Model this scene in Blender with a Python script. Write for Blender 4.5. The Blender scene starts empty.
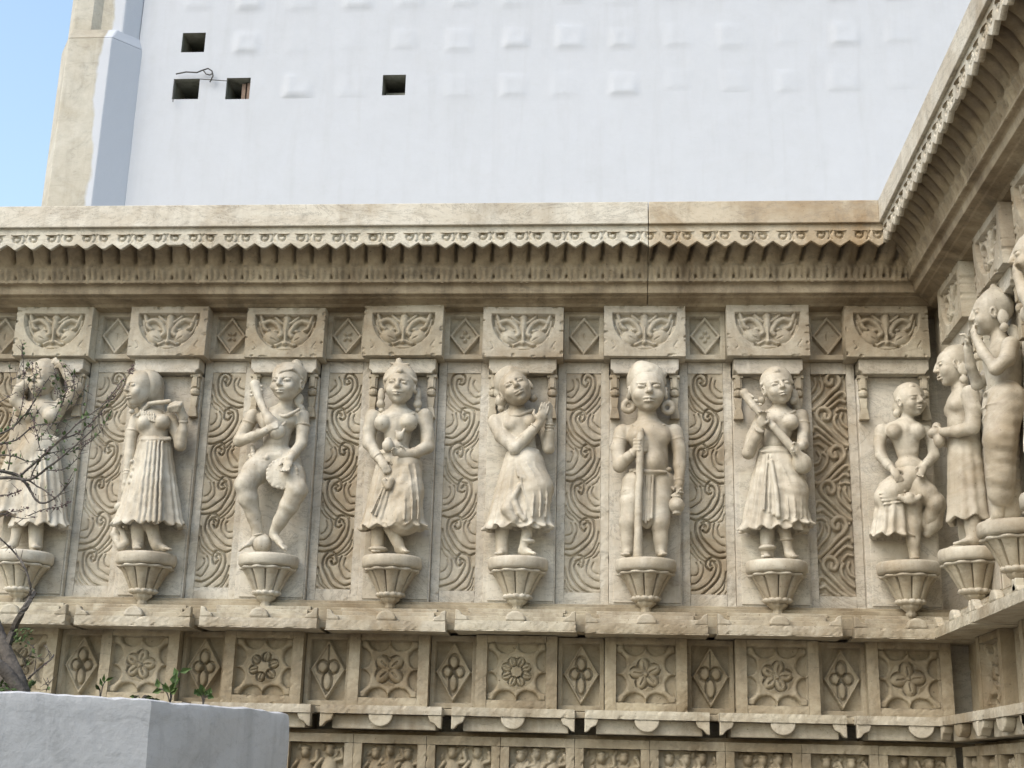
import bpy, math, random
import numpy as np
R = math.radians
random.seed(7)
rng = np.random.default_rng(11)
scene = bpy.context.scene
COL = scene.collection

# ------------------------------------------------------------------ camera
CF, CX, CY, CZ = 1326.67, 2.8401, -6.2184, -1.977
YAW, PIT, ROL = -0.0784, 0.286, 0.025
FW = np.array([math.sin(YAW)*math.cos(PIT), math.cos(YAW)*math.cos(PIT), math.sin(PIT)])
_r = np.array([math.cos(YAW), -math.sin(YAW), 0.0]); _u = np.cross(_r, FW)
RT = _r*math.cos(ROL) + _u*math.sin(ROL); UP = -_r*math.sin(ROL) + _u*math.cos(ROL)
CAM = np.array([CX, CY, CZ])
def ray(px, py): return FW + RT*(px-512)/CF - UP*(py-384)/CF
def at(px, py, y):
    d = ray(px, py); return CAM + d*((y-CAM[1])/d[1])

cd = bpy.data.cameras.new('camera'); cam = bpy.data.objects.new('camera', cd); COL.objects.link(cam)
from mathutils import Matrix, Vector
cam.matrix_world = Matrix(((RT[0], UP[0], -FW[0], CX), (RT[1], UP[1], -FW[1], CY), (RT[2], UP[2], -FW[2], CZ), (0, 0, 0, 1)))
cd.sensor_width = 36; cd.lens = CF/1024*36; cd.clip_end = 2000; cd.clip_start = .05
scene.camera = cam

# ------------------------------------------------------------------ materials
def ramp(nt, fac, stops):
    n = nt.nodes.new('ShaderNodeValToRGB'); nt.links.new(fac, n.inputs[0])
    e = n.color_ramp.elements
    while len(e) < len(stops): e.new(.5)
    for q, (p, c) in zip(e, stops): q.position = p; q.color = (*c, 1) if len(c) == 3 else c
    return n.outputs[0]
def g(v): return (v, v, v)
def mixc(nt, fac, a, b, mode='MIX'):
    n = nt.nodes.new('ShaderNodeMix'); n.data_type = 'RGBA'; n.blend_type = mode
    for s, v in ((0, fac), (6, a), (7, b)):
        if isinstance(v, (int, float)): n.inputs[s].default_value = v
        elif isinstance(v, tuple): n.inputs[s].default_value = (*v, 1)
        else: nt.links.new(v, n.inputs[s])
    return n.outputs[2]
def noise(nt, co, scale, detail=5, rough=.6, stretch=None, dist=0.0):
    if stretch:
        m = nt.nodes.new('ShaderNodeMapping'); m.inputs['Scale'].default_value = stretch
        nt.links.new(co, m.inputs[0]); co = m.outputs[0]
    n = nt.nodes.new('ShaderNodeTexNoise'); n.inputs['Scale'].default_value = scale
    n.inputs['Detail'].default_value = detail; n.inputs['Roughness'].default_value = rough
    n.inputs['Distortion'].default_value = dist
    nt.links.new(co, n.inputs['Vector']); return n.outputs[0]
def stone(name, base, stain, amt=.6, grey=(.30, .28, .25), greyamt=.4, streak=.5, rough=.62, bump=.25, vein=.25, spots=.5, fine=55):
    grey = tuple(.55*x for x in grey)
    m = bpy.data.materials.new(name); m.use_nodes = True; nt = m.node_tree
    b = nt.nodes['Principled BSDF']
    geo = nt.nodes.new('ShaderNodeNewGeometry'); co = geo.outputs['Position']
    n1 = noise(nt, co, 2.1, 7, .68, None, .8)
    c = mixc(nt, ramp(nt, n1, [(.42, g(0)), (.66, g(amt))]), base, stain)
    n7 = noise(nt, co, 9.5, 6, .7, None, 1.0)
    c = mixc(nt, ramp(nt, n7, [(.50, g(0)), (.70, g(.75*amt))]), c, tuple(a*.6+b*.4 for a, b in zip(stain, base)))
    n8 = noise(nt, co, 5.5, 6, .75, (1, 1, 3.2), 1.6)
    c = mixc(nt, ramp(nt, n8, [(.56, g(0)), (.72, g(.8*greyamt))]), c, tuple(.8*x for x in grey))
    n2 = noise(nt, co, 1.0, 5, .65, (9, 9, .9), .3)                # rain streaks, run down the stone
    c = mixc(nt, ramp(nt, n2, [(.50, g(0)), (.72, g(streak))]), c, tuple(.45*a+.45*b for a, b in zip(stain, grey)))
    n3 = noise(nt, co, 4.3, 7, .7, None, 1.2)
    c = mixc(nt, ramp(nt, n3, [(.54, g(0)), (.76, g(greyamt))]), c, grey)
    n4 = noise(nt, co, 2.2, 8, .75, (1, 1, 2.4), 2.5)               # thin veins of the marble
    c = mixc(nt, ramp(nt, n4, [(.484, g(0)), (.5, g(vein)), (.516, g(0))]), c, tuple(.55*x for x in grey))
    n5 = noise(nt, co, 70, 3, .6)
    c = mixc(nt, ramp(nt, n5, [(.66, g(0)), (.74, g(spots))]), c, tuple(.5*x for x in stain))
    n6 = noise(nt, co, 11, 4, .6)
    c = mixc(nt, .5 if 'limewash' not in name or 'buttress' in name else .12, c, ramp(nt, n6, [(.3, g(.36)), (.7, g(.64))]), 'SOFT_LIGHT')
    oi = nt.nodes.new('ShaderNodeObjectInfo')
    v = .10 if 'statue' not in name else .03
    c = mixc(nt, 1.0, c, ramp(nt, oi.outputs['Random'], [(0, (1-1.3*v, 1-1.5*v, 1-2.0*v)), (.5, (1, 1, 1)), (1, (1.0, 1.0, 1-.3*v))]), 'MULTIPLY')
    nt.links.new(c, b.inputs['Base Color'])
    b.inputs['Roughness'].default_value = rough
    b.inputs['Specular IOR Level'].default_value = .35
    bn = nt.nodes.new('ShaderNodeBump'); bn.inputs['Strength'].default_value = bump; bn.inputs['Distance'].default_value = .006
    nb = noise(nt, co, fine, 6, .7)
    nb2 = noise(nt, co, fine*.22, 3, .55)
    mm = nt.nodes.new('ShaderNodeMath'); mm.operation = 'MULTIPLY_ADD'; mm.inputs[1].default_value = 1.8
    nt.links.new(nb2, mm.inputs[0]); nt.links.new(nb, mm.inputs[2])
    nt.links.new(mm.outputs[0], bn.inputs['Height']); nt.links.new(bn.outputs[0], b.inputs['Normal'])
    return m
def plain(name, c1, c2, scale=20, rough=.8, bump=.3):
    m = bpy.data.materials.new(name); m.use_nodes = True; nt = m.node_tree; b = nt.nodes['Principled BSDF']
    geo = nt.nodes.new('ShaderNodeNewGeometry'); n1 = noise(nt, geo.outputs['Position'], scale, 5, .6)
    nt.links.new(ramp(nt, n1, [(.3, c1), (.7, c2)]), b.inputs['Base Color']); b.inputs['Roughness'].default_value = rough
    bn = nt.nodes.new('ShaderNodeBump'); bn.inputs['Strength'].default_value = bump; bn.inputs['Distance'].default_value = .01
    nt.links.new(n1, bn.inputs['Height']); nt.links.new(bn.outputs[0], b.inputs['Normal'])
    return m
M_STATUE = stone('statue_marble', (.56, .53, .455), (.30, .235, .15), .75, (.34, .30, .25), .45, .5, .55, .34, .12, .6, 40)
M_WALL = stone('wall_marble', (.57, .545, .485), (.33, .265, .18), .65, (.36, .335, .30), .5, .5, .6, .25, .5, .6)
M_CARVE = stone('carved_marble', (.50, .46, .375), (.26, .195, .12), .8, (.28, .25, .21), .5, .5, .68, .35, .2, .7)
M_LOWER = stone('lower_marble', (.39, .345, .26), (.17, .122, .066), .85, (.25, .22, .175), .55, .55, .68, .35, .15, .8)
M_LEDGE = stone('ledge_marble', (.49, .455, .375), (.24, .18, .105), .85, (.27, .24, .20), .55, .6, .66, .35, .3, .8)
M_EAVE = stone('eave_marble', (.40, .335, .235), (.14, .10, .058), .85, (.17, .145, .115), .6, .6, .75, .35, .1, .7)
M_FASCIA = stone('fascia_marble', (.57, .54, .465), (.32, .25, .16), .7, (.30, .27, .23), .55, .4, .6, .25, .5, .6)
M_FASCIA_BROWN = stone('stained_fascia_marble', (.50, .44, .34), (.30, .21, .115), .95, (.34, .32, .29), .5, .4, .6, .25, .4, .6)
M_PLASTER = stone('tower_limewash', (.485, .515, .57), (.45, .475, .515), .35, (.74, .75, .78), .15, .25, .85, .10, .04, .04, 18)
M_PLANTER = stone('planter_limewash', (.53, .535, .55), (.42, .425, .43), .6, (.34, .34, .34), .5, .6, .85, .6, .12, .25, 26)
M_BEIGE = stone('tower_stone', (.47, .455, .41), (.38, .345, .28), .7, (.33, .32, .29), .5, .5, .8, .3, .1, .5)
M_DARK = plain('dark_interior', (.012, .011, .012), (.03, .027, .025), 6)
M_REVEAL = stone('mossy_reveal', (0.290, 0.297, 0.264), (0.127, 0.127, 0.094), .8, (.12, .12, .10), .7, .7, .85, .4, .1, .5)
M_WOOD = plain('weathered_wood', (.16, .11, .085), (.25, .18, .14), 30)
M_BARK = plain('bark', (.055, .048, .043), (.13, .115, .10), 40, .9, .8)
M_LEAF = plain('leaf', (.045, .085, .022), (.09, .14, .04), 25, .6)
M_BUD = plain('dry_flower', (.10, .065, .07), (.20, .14, .135), 60, .9)
M_SOIL = plain('soil', (.035, .027, .02), (.08, .06, .045), 30, .95, .8)
M_PAVE = plain('paving', (.11, .10, .09), (.17, .155, .135), 4, .85)
M_WIRE = plain('wire', (.05, .05, .05), (.09, .085, .08), 30)

# ------------------------------------------------------------------ objects
def tag(o, label=None, cat=None, group=None, kind=None):
    if label: o['label'] = label
    if cat: o['category'] = cat
    if group: o['group'] = group
    if kind: o['kind'] = kind
    return o
def empty(name, loc=(0, 0, 0), rz=0.0, label=None, cat=None, group=None):
    o = bpy.data.objects.new(name, None); COL.objects.link(o); o.location = loc; o.rotation_euler = (0, 0, rz)
    o.empty_display_size = .1
    return tag(o, label, cat, group)
def obj(name, V, F, mat, parent=None, smooth=False, bevel=0, loc=None):
    me = bpy.data.meshes.new(name)
    V = np.asarray(V, float)
    if isinstance(F, np.ndarray):
        nf, k = F.shape
        me.vertices.add(len(V)); me.vertices.foreach_set('co', V.ravel().astype(np.float32))
        me.loops.add(nf*k); me.loops.foreach_set('vertex_index', F.ravel().astype(np.int32))
        me.polygons.add(nf); me.polygons.foreach_set('loop_start', (np.arange(nf)*k).astype(np.int32))
        me.update(calc_edges=True); me.validate()
    else:
        me.from_pydata([tuple(v) for v in V], [], F)
    me.materials.append(mat)
    if smooth: me.polygons.foreach_set('use_smooth', np.ones(len(me.polygons), dtype=bool))
    me.update()
    o = bpy.data.objects.new(name, me); COL.objects.link(o)
    if parent: o.parent = parent
    if loc is not None: o.location = loc
    if bevel:
        b = o.modifiers.new('bevel', 'BEVEL'); b.width = bevel; b.segments = 2; b.limit_method = 'ANGLE'; b.angle_limit = R(40)
        b.harden_normals = False
    return o
def copy_tree(o, parent=None):
    c = o.copy(); COL.objects.link(c)
    if parent: c.parent = parent
    for ch in o.children: copy_tree(ch, c)
    return c
class MB:
    def __init__(s): s.V = []; s.F = []
    def add(s, V, F):
        n = len(s.V); s.V += [tuple(v) for v in V]; s.F += [tuple(i+n for i in f) for f in F]; return s
    def box(s, x0, x1, y0, y1, z0, z1):
        return s.add([(x, y, z) for x in (x0, x1) for y in (y0, y1) for z in (z0, z1)],
                     [(0, 1, 3, 2), (4, 6, 7, 5), (0, 4, 5, 1), (2, 3, 7, 6), (0, 2, 6, 4), (1, 5, 7, 3)])
    def rbox(s, x0, x1, y0, y1, z0, z1, st=.016, chip=.0038):
        # a block of worn stone: subdivided, uneven, with chipped front edges
        def ax(a, b): return np.linspace(a, b, max(2, int(round((b-a)/st))+1))
        xs, zs = ax(x0, x1), ax(z0, z1); ys = np.array([y0, y0+min(.012, (y1-y0)*.3), y1])
        D = {}
        def P(x, y, z):
            k = (round(x, 5), round(y, 5), round(z, 5))
            if k not in D:
                q = np.array((x, y, z)); e = [int(abs(x-x0) < 1e-6), int(abs(x-x1) < 1e-6), int(abs(z-z0) < 1e-6), int(abs(z-z1) < 1e-6)]
                q[1] += rng.normal(0, .0005) if y < y1 else 0
                if y < y1:
                    c = abs(rng.normal(0, .0009))+(rng.uniform(0, chip) if rng.random() < .07 else 0)
                    if any(e) and y == y0: q[1] += c*1.2
                    q[0] += c*(e[0]-e[1])*.7; q[2] += c*(e[2]-e[3])*.7
                D[k] = len(s.V); s.V.append(tuple(q))
            return D[k]
        for i in range(len(xs)-1):
            for j in range(len(zs)-1): s.F.append((P(xs[i], y0, zs[j]), P(xs[i+1], y0, zs[j]), P(xs[i+1], y0, zs[j+1]), P(xs[i], y0, zs[j+1])))
            for k in range(2):
                s.F.append((P(xs[i], ys[k], z1), P(xs[i+1], ys[k], z1), P(xs[i+1], ys[k+1], z1), P(xs[i], ys[k+1], z1)))
                s.F.append((P(xs[i], ys[k+1], z0), P(xs[i+1], ys[k+1], z0), P(xs[i+1], ys[k], z0), P(xs[i], ys[k], z0)))
        for j in range(len(zs)-1):
            for k in range(2):
                s.F.append((P(x0, ys[k], zs[j]), P(x0, ys[k], zs[j+1]), P(x0, ys[k+1], zs[j+1]), P(x0, ys[k+1], zs[j])))
                s.F.append((P(x1, ys[k+1], zs[j]), P(x1, ys[k+1], zs[j+1]), P(x1, ys[k], zs[j+1]), P(x1, ys[k], zs[j])))
        return s
    def prism(s, pts, y0, y1):                 # outline (x, z), counter-clockwise seen from the front
        n = len(pts); V = [(x, y0, z) for x, z in pts] + [(x, y1, z) for x, z in pts]
        F = [tuple(range(n)), tuple(reversed(range(n, 2*n)))] + [((i+1) % n, i, i+n, (i+1) % n+n) for i in range(n)]
        return s.add(V, F)
    def lathe(s, prof, c=(0, 0, 0), n=20, mod=None):   # prof (r, z)
        V = []; F = []
        for j, (r, z) in enumerate(prof):
            for i in range(n):
                a = 2*math.pi*i/n; rr = r*(mod(a, j) if mod else 1)
                V.append((c[0]+rr*math.cos(a), c[1]+rr*math.sin(a), c[2]+z))
        for j in range(len(prof)-1):
            for i in range(n):
                F.append((j*n+i, j*n+(i+1) % n, (j+1)*n+(i+1) % n, (j+1)*n+i))
        F.append(tuple(range(n))[::-1]); F.append(tuple((len(prof)-1)*n+i for i in range(n)))
        return s.add(V, F)
    def tube(s, pts, rad, n=6):
        pts = [np.asarray(p, float) for p in pts]; V = []; F = []
        for i, p in enumerate(pts):
            t = pts[min(i+1, len(pts)-1)]-pts[max(i-1, 0)]; t /= np.linalg.norm(t)+1e-9
            a = np.cross(t, (0, 0, 1) if abs(t[2]) < .9 else (1, 0, 0)); a /= np.linalg.norm(a)+1e-9; b = np.cross(t, a)
            r = rad[i] if hasattr(rad, '__len__') else rad
            for k in range(n):
                an = 2*math.pi*k/n; V.append(p+r*(a*math.cos(an)+b*math.sin(an)))
        for i in range(len(pts)-1):
            for k in range(n): F.append((i*n+k, i*n+(k+1) % n, (i+1)*n+(k+1) % n, (i+1)*n+k))
        F.append(tuple(range(n))[::-1]); F.append(tuple((len(pts)-1)*n+k for k in range(n)))
        return s.add(V, F)
    def sweep(s, prof, x0, x1, m0=0, m1=0, nx=1, f=None):
        # closed profile of (y, z) swept along x; m0/m1: how the ends are mitred (x shifts by m*y)
        n = len(prof); V = []; F = []
        for i in range(nx+1):
            t = i/nx
            for (y, z) in prof: V.append((x0+m0*y+(x1+m1*y-x0-m0*y)*t, y, z))
        for i in range(nx):
            for k in range(n): F.append((i*n+k, i*n+(k+1) % n, (i+1)*n+(k+1) % n, (i+1)*n+k))
        F.append(tuple(range(n))[::-1]); F.append(tuple(nx*n+k for k in range(n)))
        return s.add(V, F)
    def build(s, name, mat, parent=None, smooth=False, bevel=0, loc=None):
        return obj(name, s.V, s.F, mat, parent, smooth, bevel, loc)

# ------------------------------------------------------------------ carved reliefs (height fields with real depth)
def curve(pts, n=10):                          # Catmull-Rom
    P = np.asarray(pts, float); P = np.vstack([2*P[0]-P[1], P, 2*P[-1]-P[-2]]); out = []
    for i in range(1, len(P)-2):
        for t in np.linspace(0, 1, n, endpoint=False):
            a, b, c, d = P[i-1:i+3]
            out.append(.5*((2*b)+(-a+c)*t+(2*a-5*b+4*c-d)*t*t+(-a+3*b-3*c+d)*t**3))
    out.append(P[-2]); return np.array(out)
def dist_poly(X, Z, P):
    D = np.full(X.shape, 9.0)
    for a, b in zip(P[:-1], P[1:]):
        v = b-a; L = v@v+1e-12
        t = np.clip(((X-a[0])*v[0]+(Z-a[1])*v[1])/L, 0, 1)
        D = np.minimum(D, np.hypot(X-a[0]-t*v[0], Z-a[1]-t*v[1]))
    return D
def roll(X, Z, P, r, h, e=.5):
    d = dist_poly(X, Z, P)/r
    return h*np.clip(1-d*d, 0, 1)**e
def ell(X, Z, c, a, b, h, ang=0.0, e=.5):
    x = X-c[0]; z = Z-c[1]; ca, sa = math.cos(ang), math.sin(ang)
    q = ((x*ca+z*sa)/a)**2+((-x*sa+z*ca)/b)**2
    return h*np.clip(1-q, 0, 1)**e
def spiral(c, r0, r1, a0, turns, n=26):
    t = np.linspace(0, 1, n); a = a0+turns*2*math.pi*t; r = r0+(r1-r0)*t
    return np.stack([c[0]+r*np.cos(a), c[1]+r*np.sin(a)], 1)
def relief(name, w, h, depth, fn, mat, parent=None, res=.0034, loc=None, rough=.0012, smooth=False):
    nx, nz = int(w/res)+1, int(h/res)+1
    x = np.linspace(-w/2, w/2, nx); z = np.linspace(-h/2, h/2, nz); X, Z = np.meshgrid(x, z)
    H = fn(X, Z)+rough*lownoise(X, Z, 30)
    V = np.stack([X, -H, Z], -1).reshape(-1, 3)
    i = np.arange(nz*nx).reshape(nz, nx)
    F = np.stack([i[:-1, :-1], i[:-1, 1:], i[1:, 1:], i[1:, :-1]], -1).reshape(-1, 4)
    ring = np.concatenate([i[0, :], i[1:, -1], i[-1, -2::-1], i[-2:0, 0]])
    back = V[ring].copy(); back[:, 1] = depth; nb = len(V); nr = len(ring); k = np.arange(nr)
    S = np.stack([ring, nb+k, nb+(k+1) % nr, ring[(k+1) % nr]], -1)
    o = obj(name, np.vstack([V, back]), np.vstack([F, S]), mat, parent, smooth, 0, loc)
    return o
_ph = rng.uniform(0, 6.28, (12, 3)); _fr = rng.normal(0, 1, (12, 2))
def lownoise(X, Z, f):
    s = 0
    o = rng.uniform(0, 6.28, 12)
    for k in range(12): s = s+np.sin(f*(1+.25*k)*(X*_fr[k, 0]+Z*_fr[k, 1])+o[k])*(.6 if k < 6 else .35)
    return s/3.5

def f_face(X, Z, v=0):       # grotesque leaf face in a half-round recess
    w, h = .40, .261
    U = X/(w*.5); Vv = (Z+h/2)/h
    j = lambda s: rng.normal(0, s)
    q = np.maximum(np.abs(U)/.80, 0); arc = np.sqrt((U/.79)**2+np.clip((.80-Vv)/.66, 0, 9)**2)
    inside = (arc < 1) & (Vv < .865)
    H = np.where(inside, -.036, 0.0)
    x = lambda a: a*w*.5; zz = lambda b: b*h-h/2
    # rim bead that follows the arc
    a = np.linspace(math.pi+.12, 2*math.pi-.12, 40)
    rim = np.stack([x(.70*np.cos(a)), zz(.80+.57*np.sin(a))], 1)
    K = roll(X, Z, rim, .008, .016)
    for s in (-1, 1):
        c = lambda pts: curve([(s*x(a_), zz(b_)) for a_, b_ in pts], 8)
        K = np.maximum(K, ell(X, Z, (s*x(.37+j(.012)), zz(.40+j(.012))), .047, .041, .027, s*.35))
        K = K-ell(X, Z, (s*x(.30), zz(.37)), .020, .004, .006, s*.5)
        K = np.maximum(K, roll(X, Z, c([(.60, .70), (.40, .745), (.22, .66), (.11, .50), (.16, .44)]), .0155, .025))
        K = np.maximum(K, roll(X, Z, c([(.66, .84), (.60, .70), (.55, .60), (.47, .56)]), .0125, .023))
        K = np.maximum(K, roll(X, Z, c([(.73, .60), (.66, .44), (.52, .30), (.36, .24)]), .010, .018))
        K = np.maximum(K, roll(X, Z, c([(.30, .83), (.20, .76), (.10, .70)]), .010, .018))
        K = np.maximum(K, ell(X, Z, (s*x(.09), zz(.28)), .013, .011, .022))
        K = np.maximum(K, ell(X, Z, (s*x(.27), zz(.545)), .018, .011, .019))
    K = np.maximum(K, ell(X, Z, (0, zz(.66)), .020+.004*(v % 2), .060, .026)); K = np.maximum(K, roll(X, Z, np.array([(0, zz(.56)), (0, zz(.28))]), .011, .029)); K = np.maximum(K, roll(X, Z, curve([(-x(.22), zz(.25)), (0, zz(.32)), (x(.22), zz(.25))], 6), .010, .026))
    K = np.maximum(K, ell(X, Z, (0, zz(.80)), .022, .022, .024))
    K = np.maximum(K, ell(X, Z, (0, zz(.29)), .017, .016, .034))
    K = np.maximum(K, ell(X, Z, (0, zz(.19)), .060, .014, .020))
    K = np.maximum(K, np.where(Vv < .70, .004, .0)*np.clip((1-arc)/.12, 0, 1))
    H = np.where(inside, H+1.15*K, H)
    # small damage chips at the rim of the block
    for _ in range(16):
        cx, cz = (rng.choice([-1, 1])*rng.uniform(.188, .204), rng.uniform(-.13, .13)) if rng.random() < .5 else (rng.uniform(-.2, .2), rng.choice([-1, 1])*rng.uniform(.120, .134))
        H = H-ell(X, Z, (cx, cz), rng.uniform(.005, .018), rng.uniform(.004, .012), rng.uniform(.003, .010))
    for s in (-1, 1):
        H = H-roll(X, Z, curve([(s*x(.80), zz(.30)), (s*x(.72), zz(.2)), (s*x(.78), zz(.15))], 5), .004, .004)
    return H
def f_scroll(seed, w, h, pw, ph, flip=1):
    """vine cut with thin deep grooves into a nearly flat slab"""
    r2 = random.Random(seed)
    def fn(X, Z):
        ins = np.clip(np.minimum(pw/2-np.abs(X), ph/2-np.abs(Z))/.004, 0, 1)
        n = 6; u = ph/n; a = pw*.5
        G = np.zeros_like(X); D = np.full(X.shape, .03)
        for i in range(n):
            s = flip*(1 if i % 2 == 0 else -1); z0 = -ph/2+u*i
            def cut(pts, r, dep):
                nonlocal G, D
                j = [(r2.uniform(-.035, .035), r2.uniform(-.035, .035)) for _ in pts]
                P = curve([(s*a*(x+jx), z0+u*(z+jz)) for (x, z), (jx, jz) in zip(pts, j)], 7)
                d = dist_poly(X, Z, P); D = np.minimum(D, d)
                # grooves thin out towards both ends
                G = np.maximum(G, (.74+.16*math.sin(seed*1.7))*dep*np.clip(1-(d/(r*.86))**2, 0, 1)**.6)
            e = r2.uniform(-.06, .06)
            cut([(-.92, -.02), (-.55, -.02), (.02, .12), (.46, .36), (.68, .62), (.62, .88), (.28, 1.02), (-.04, .93), (-.10, .74), (.08, .64), (.24, .72)], .0062, .022)
            cut([(-.92, .14), (-.52, .15), (-.06, .30), (.28, .50), (.44, .68), (.38, .82), (.22, .86), (.10, .80)], .0056, .019)
            cut([(-.34, -.14), (.16, -.02), (.58, .16), (.84, .40), (.93, .62)], .0048, .014)
            cut([(.16, -.13), (.52, .0), (.80, .16), (.93, .34)], .0042, .012)
            cut([(.56, -.12), (.80, -.02), (.94, .10)], .0036, .009)
            cut([(-.92, .30), (-.62, .33), (-.34, .50), (-.28, .70), (-.40, .86)], .0044, .013)
            cut([(-.90, .48), (-.66, .54), (-.54, .68), (-.62, .82)], .0038, .011)
            cut([(.14, .77), (.17, .78)], .0062, .014)
        H = -.0045*ins+ins*(.005*np.clip(D/.013, 0, 1)**.5-.0035-G)
        return H
    return fn
def f_scroll_deep(seed, w, h, pw, ph, flip=1):
    r2 = random.Random(seed)
    def fn(X, Z):
        inside = (np.abs(X) < pw/2) & (np.abs(Z) < ph/2)
        K = np.zeros_like(X)
        n = 6; u = ph/n; a = pw*.5
        for i in range(n):
            s = flip*(1 if i % 2 == 0 else -1); z0 = -ph/2+u*i
            jx, jz = r2.uniform(-.05, .05), r2.uniform(-.05, .05)
            P = lambda pts: curve([(s*a*(x+(jx if 0 < k < len(pts)-1 else 0)), z0+u*(z+(jz if k else 0))) for k, (x, z) in enumerate(pts)], 7)
            # stem that crosses the panel and hooks back into a scroll
            K = np.maximum(K, roll(X, Z, P([(-1.0, .02), (-.78, .04), (-.40, .20), (.10, .47), (.52, .66), (.70, .84), (.52, 1.02), (.16, 1.03), (-.06, .88), (.06, .74), (.24, .76), (.24, .86)]), .0125, .024, .45))
            # leaves that spring from the stem on its under side
            K = np.maximum(K, roll(X, Z, P([(-.62, -.02), (-.20, .12), (.28, .34), (.66, .50), (.92, .50), (.97, .40)]), .0105, .021, .45))
            K = np.maximum(K, roll(X, Z, P([(-.10, .02), (.28, .15), (.62, .28), (.90, .24)]), .0095, .019, .45))
            K = np.maximum(K, roll(X, Z, P([(.40, -.02), (.66, .06), (.95, .04)]), .0085, .016, .45))
            # leaf strokes above the stem
            K = np.maximum(K, roll(X, Z, P([(-.95, .26), (-.66, .38), (-.34, .56), (-.26, .74), (-.40, .86)]), .0100, .019, .45))
            K = np.maximum(K, roll(X, Z, P([(-.95, .52), (-.76, .60), (-.62, .76), (-.72, .90)]), .0090, .017, .45))
            K = np.maximum(K, roll(X, Z, P([(-.40, .82), (-.34, .96), (-.46, 1.06)]), .0060, .013, .45))
            K = np.maximum(K, roll(X, Z, P([(.84, .92), (.92, 1.04)]), .0070, .014, .45))
            K = np.maximum(K, ell(X, Z, (s*a*(.24+jx), z0+u*(.87+jz)), .007, .009, .016))
        K = K*(1+.25*lownoise(X, Z, 14))
        return np.where(inside, -.027+np.clip(K, 0, .028), 0.0)
    return fn
def f_diamond(seed, w, h):
    r2 = random.Random(seed); kind = r2.choice([0, 1, 2]); m = r2.uniform(.9, 1.1)
    def fn(X, Z):
        a, b = w*.36, h*.36
        ins = (np.abs(X) < w*.37) & (np.abs(Z) < h*.37)
        H = np.where(ins, -.040, 0.0)
        q = np.abs(X)/a+np.abs(Z)/b
        K = np.clip((1-q)*.14, 0, .014)
        K = np.maximum(K, np.where(np.abs(q-.93) < .11, .035, 0))
        if kind == 0:
            for an in range(4): K = np.maximum(K, ell(X, Z, (.016*math.cos(an*1.57+.78), .020*math.sin(an*1.57+.78)), .015, .010, .030, an*1.57+.78))
        elif kind == 1:
            for an in range(4): K = np.maximum(K, ell(X, Z, (.016*math.cos(an*1.57), .022*math.sin(an*1.57)), .013, .013, .030))
        else:
            K = np.maximum(K, ell(X, Z, (0, .0), .022, .035, .015)); K = K-ell(X, Z, (0, 0), .006, .02, .008)
        return np.where(ins, H+K, H)
    return fn
def f_flower(kind, w, h, rec=.060):
    def fn(X, Z):
        a, b = w/2, h/2
        ins = (np.abs(X) < a*.985) & (np.abs(Z) < b*.985)
        U, Vv = X/a, Z/b
        plate = np.ones_like(X, bool)
        edge = np.full(X.shape, 9.)
        for su in (-1, 1):
            for t in (-1, 1):
                for (cu, cv) in ((t*.37, su*1.04), (su*1.04, t*.37)):
                    d = np.hypot((U-cu), (Vv-cv)); edge = np.minimum(edge, d-.385); plate &= d > .385
        K = np.where(plate, .026+.010*np.clip(edge/.08, 0, 1)**.5, 0)
        rr = np.hypot(U, Vv); th = np.arctan2(Vv, U)
        K = K-np.where(plate, .013*np.clip(1-np.abs(rr-.60)/.22, 0, 1)**.7, 0)
        K = K*np.clip((1.0-np.maximum(np.abs(U), np.abs(Vv)))/.035, 0, 1)**.6
        for su, sv in ((0, 1), (0, -1), (1, 0), (-1, 0)):       # little points between the bites
            K = np.maximum(K, ell(X, Z, (su*a*.82, sv*b*.82), .008+abs(su)*.014, .008+abs(sv)*.014, .030))
            K = np.maximum(K, roll(X, Z, np.array([(su*a*.50, sv*b*.50), (su*a*.97, sv*b*.97)]), .0045, .026))
        n = [6, 5, 4, 6, 5, 8, 4, 5][kind % 8]; off = [.3, .1, .78, .2, .5, .4, 0.1, .6][kind % 8]
        wv = .012*np.cos(n*(th-off))
        K = np.maximum(K, np.where(rr < .56+wv*2, .012+.006*np.clip((.5-rr)/.1, 0, 1), 0))
        for i in range(n):
            an = off+2*math.pi*i/n; rd = .31 if n < 6 else .36
            pr = .033 if n == 4 else (.028 if n == 5 else .020)
            px_, pz_ = a*rd*math.cos(an), b*rd*math.sin(an)
            K = np.where(np.hypot(X-px_, Z-pz_) < pr*1.05+.0035, np.maximum(.008, np.minimum(K, .010)), K)
        for i in range(n):
            an = off+2*math.pi*i/n; px_, pz_ = a*rd*math.cos(an), b*rd*math.sin(an)
            K = np.maximum(K, .012+ell(X, Z, (px_, pz_), pr*1.22, pr*.88, .022, an, .4)-roll(X, Z, np.array([(px_*.5, pz_*.5), (px_*1.25, pz_*1.25)]), .0045, .009)-.006*np.clip(1-np.hypot(X-px_, Z-pz_)/(pr*.5), 0, 1)*(kind % 2))
        K = np.maximum(K, .012+ell(X, Z, (0, 0), .013, .013, .022))
        return np.where(ins, -rec+np.clip(1.3*K, 0, .075), 0.0)
    return fn
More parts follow.
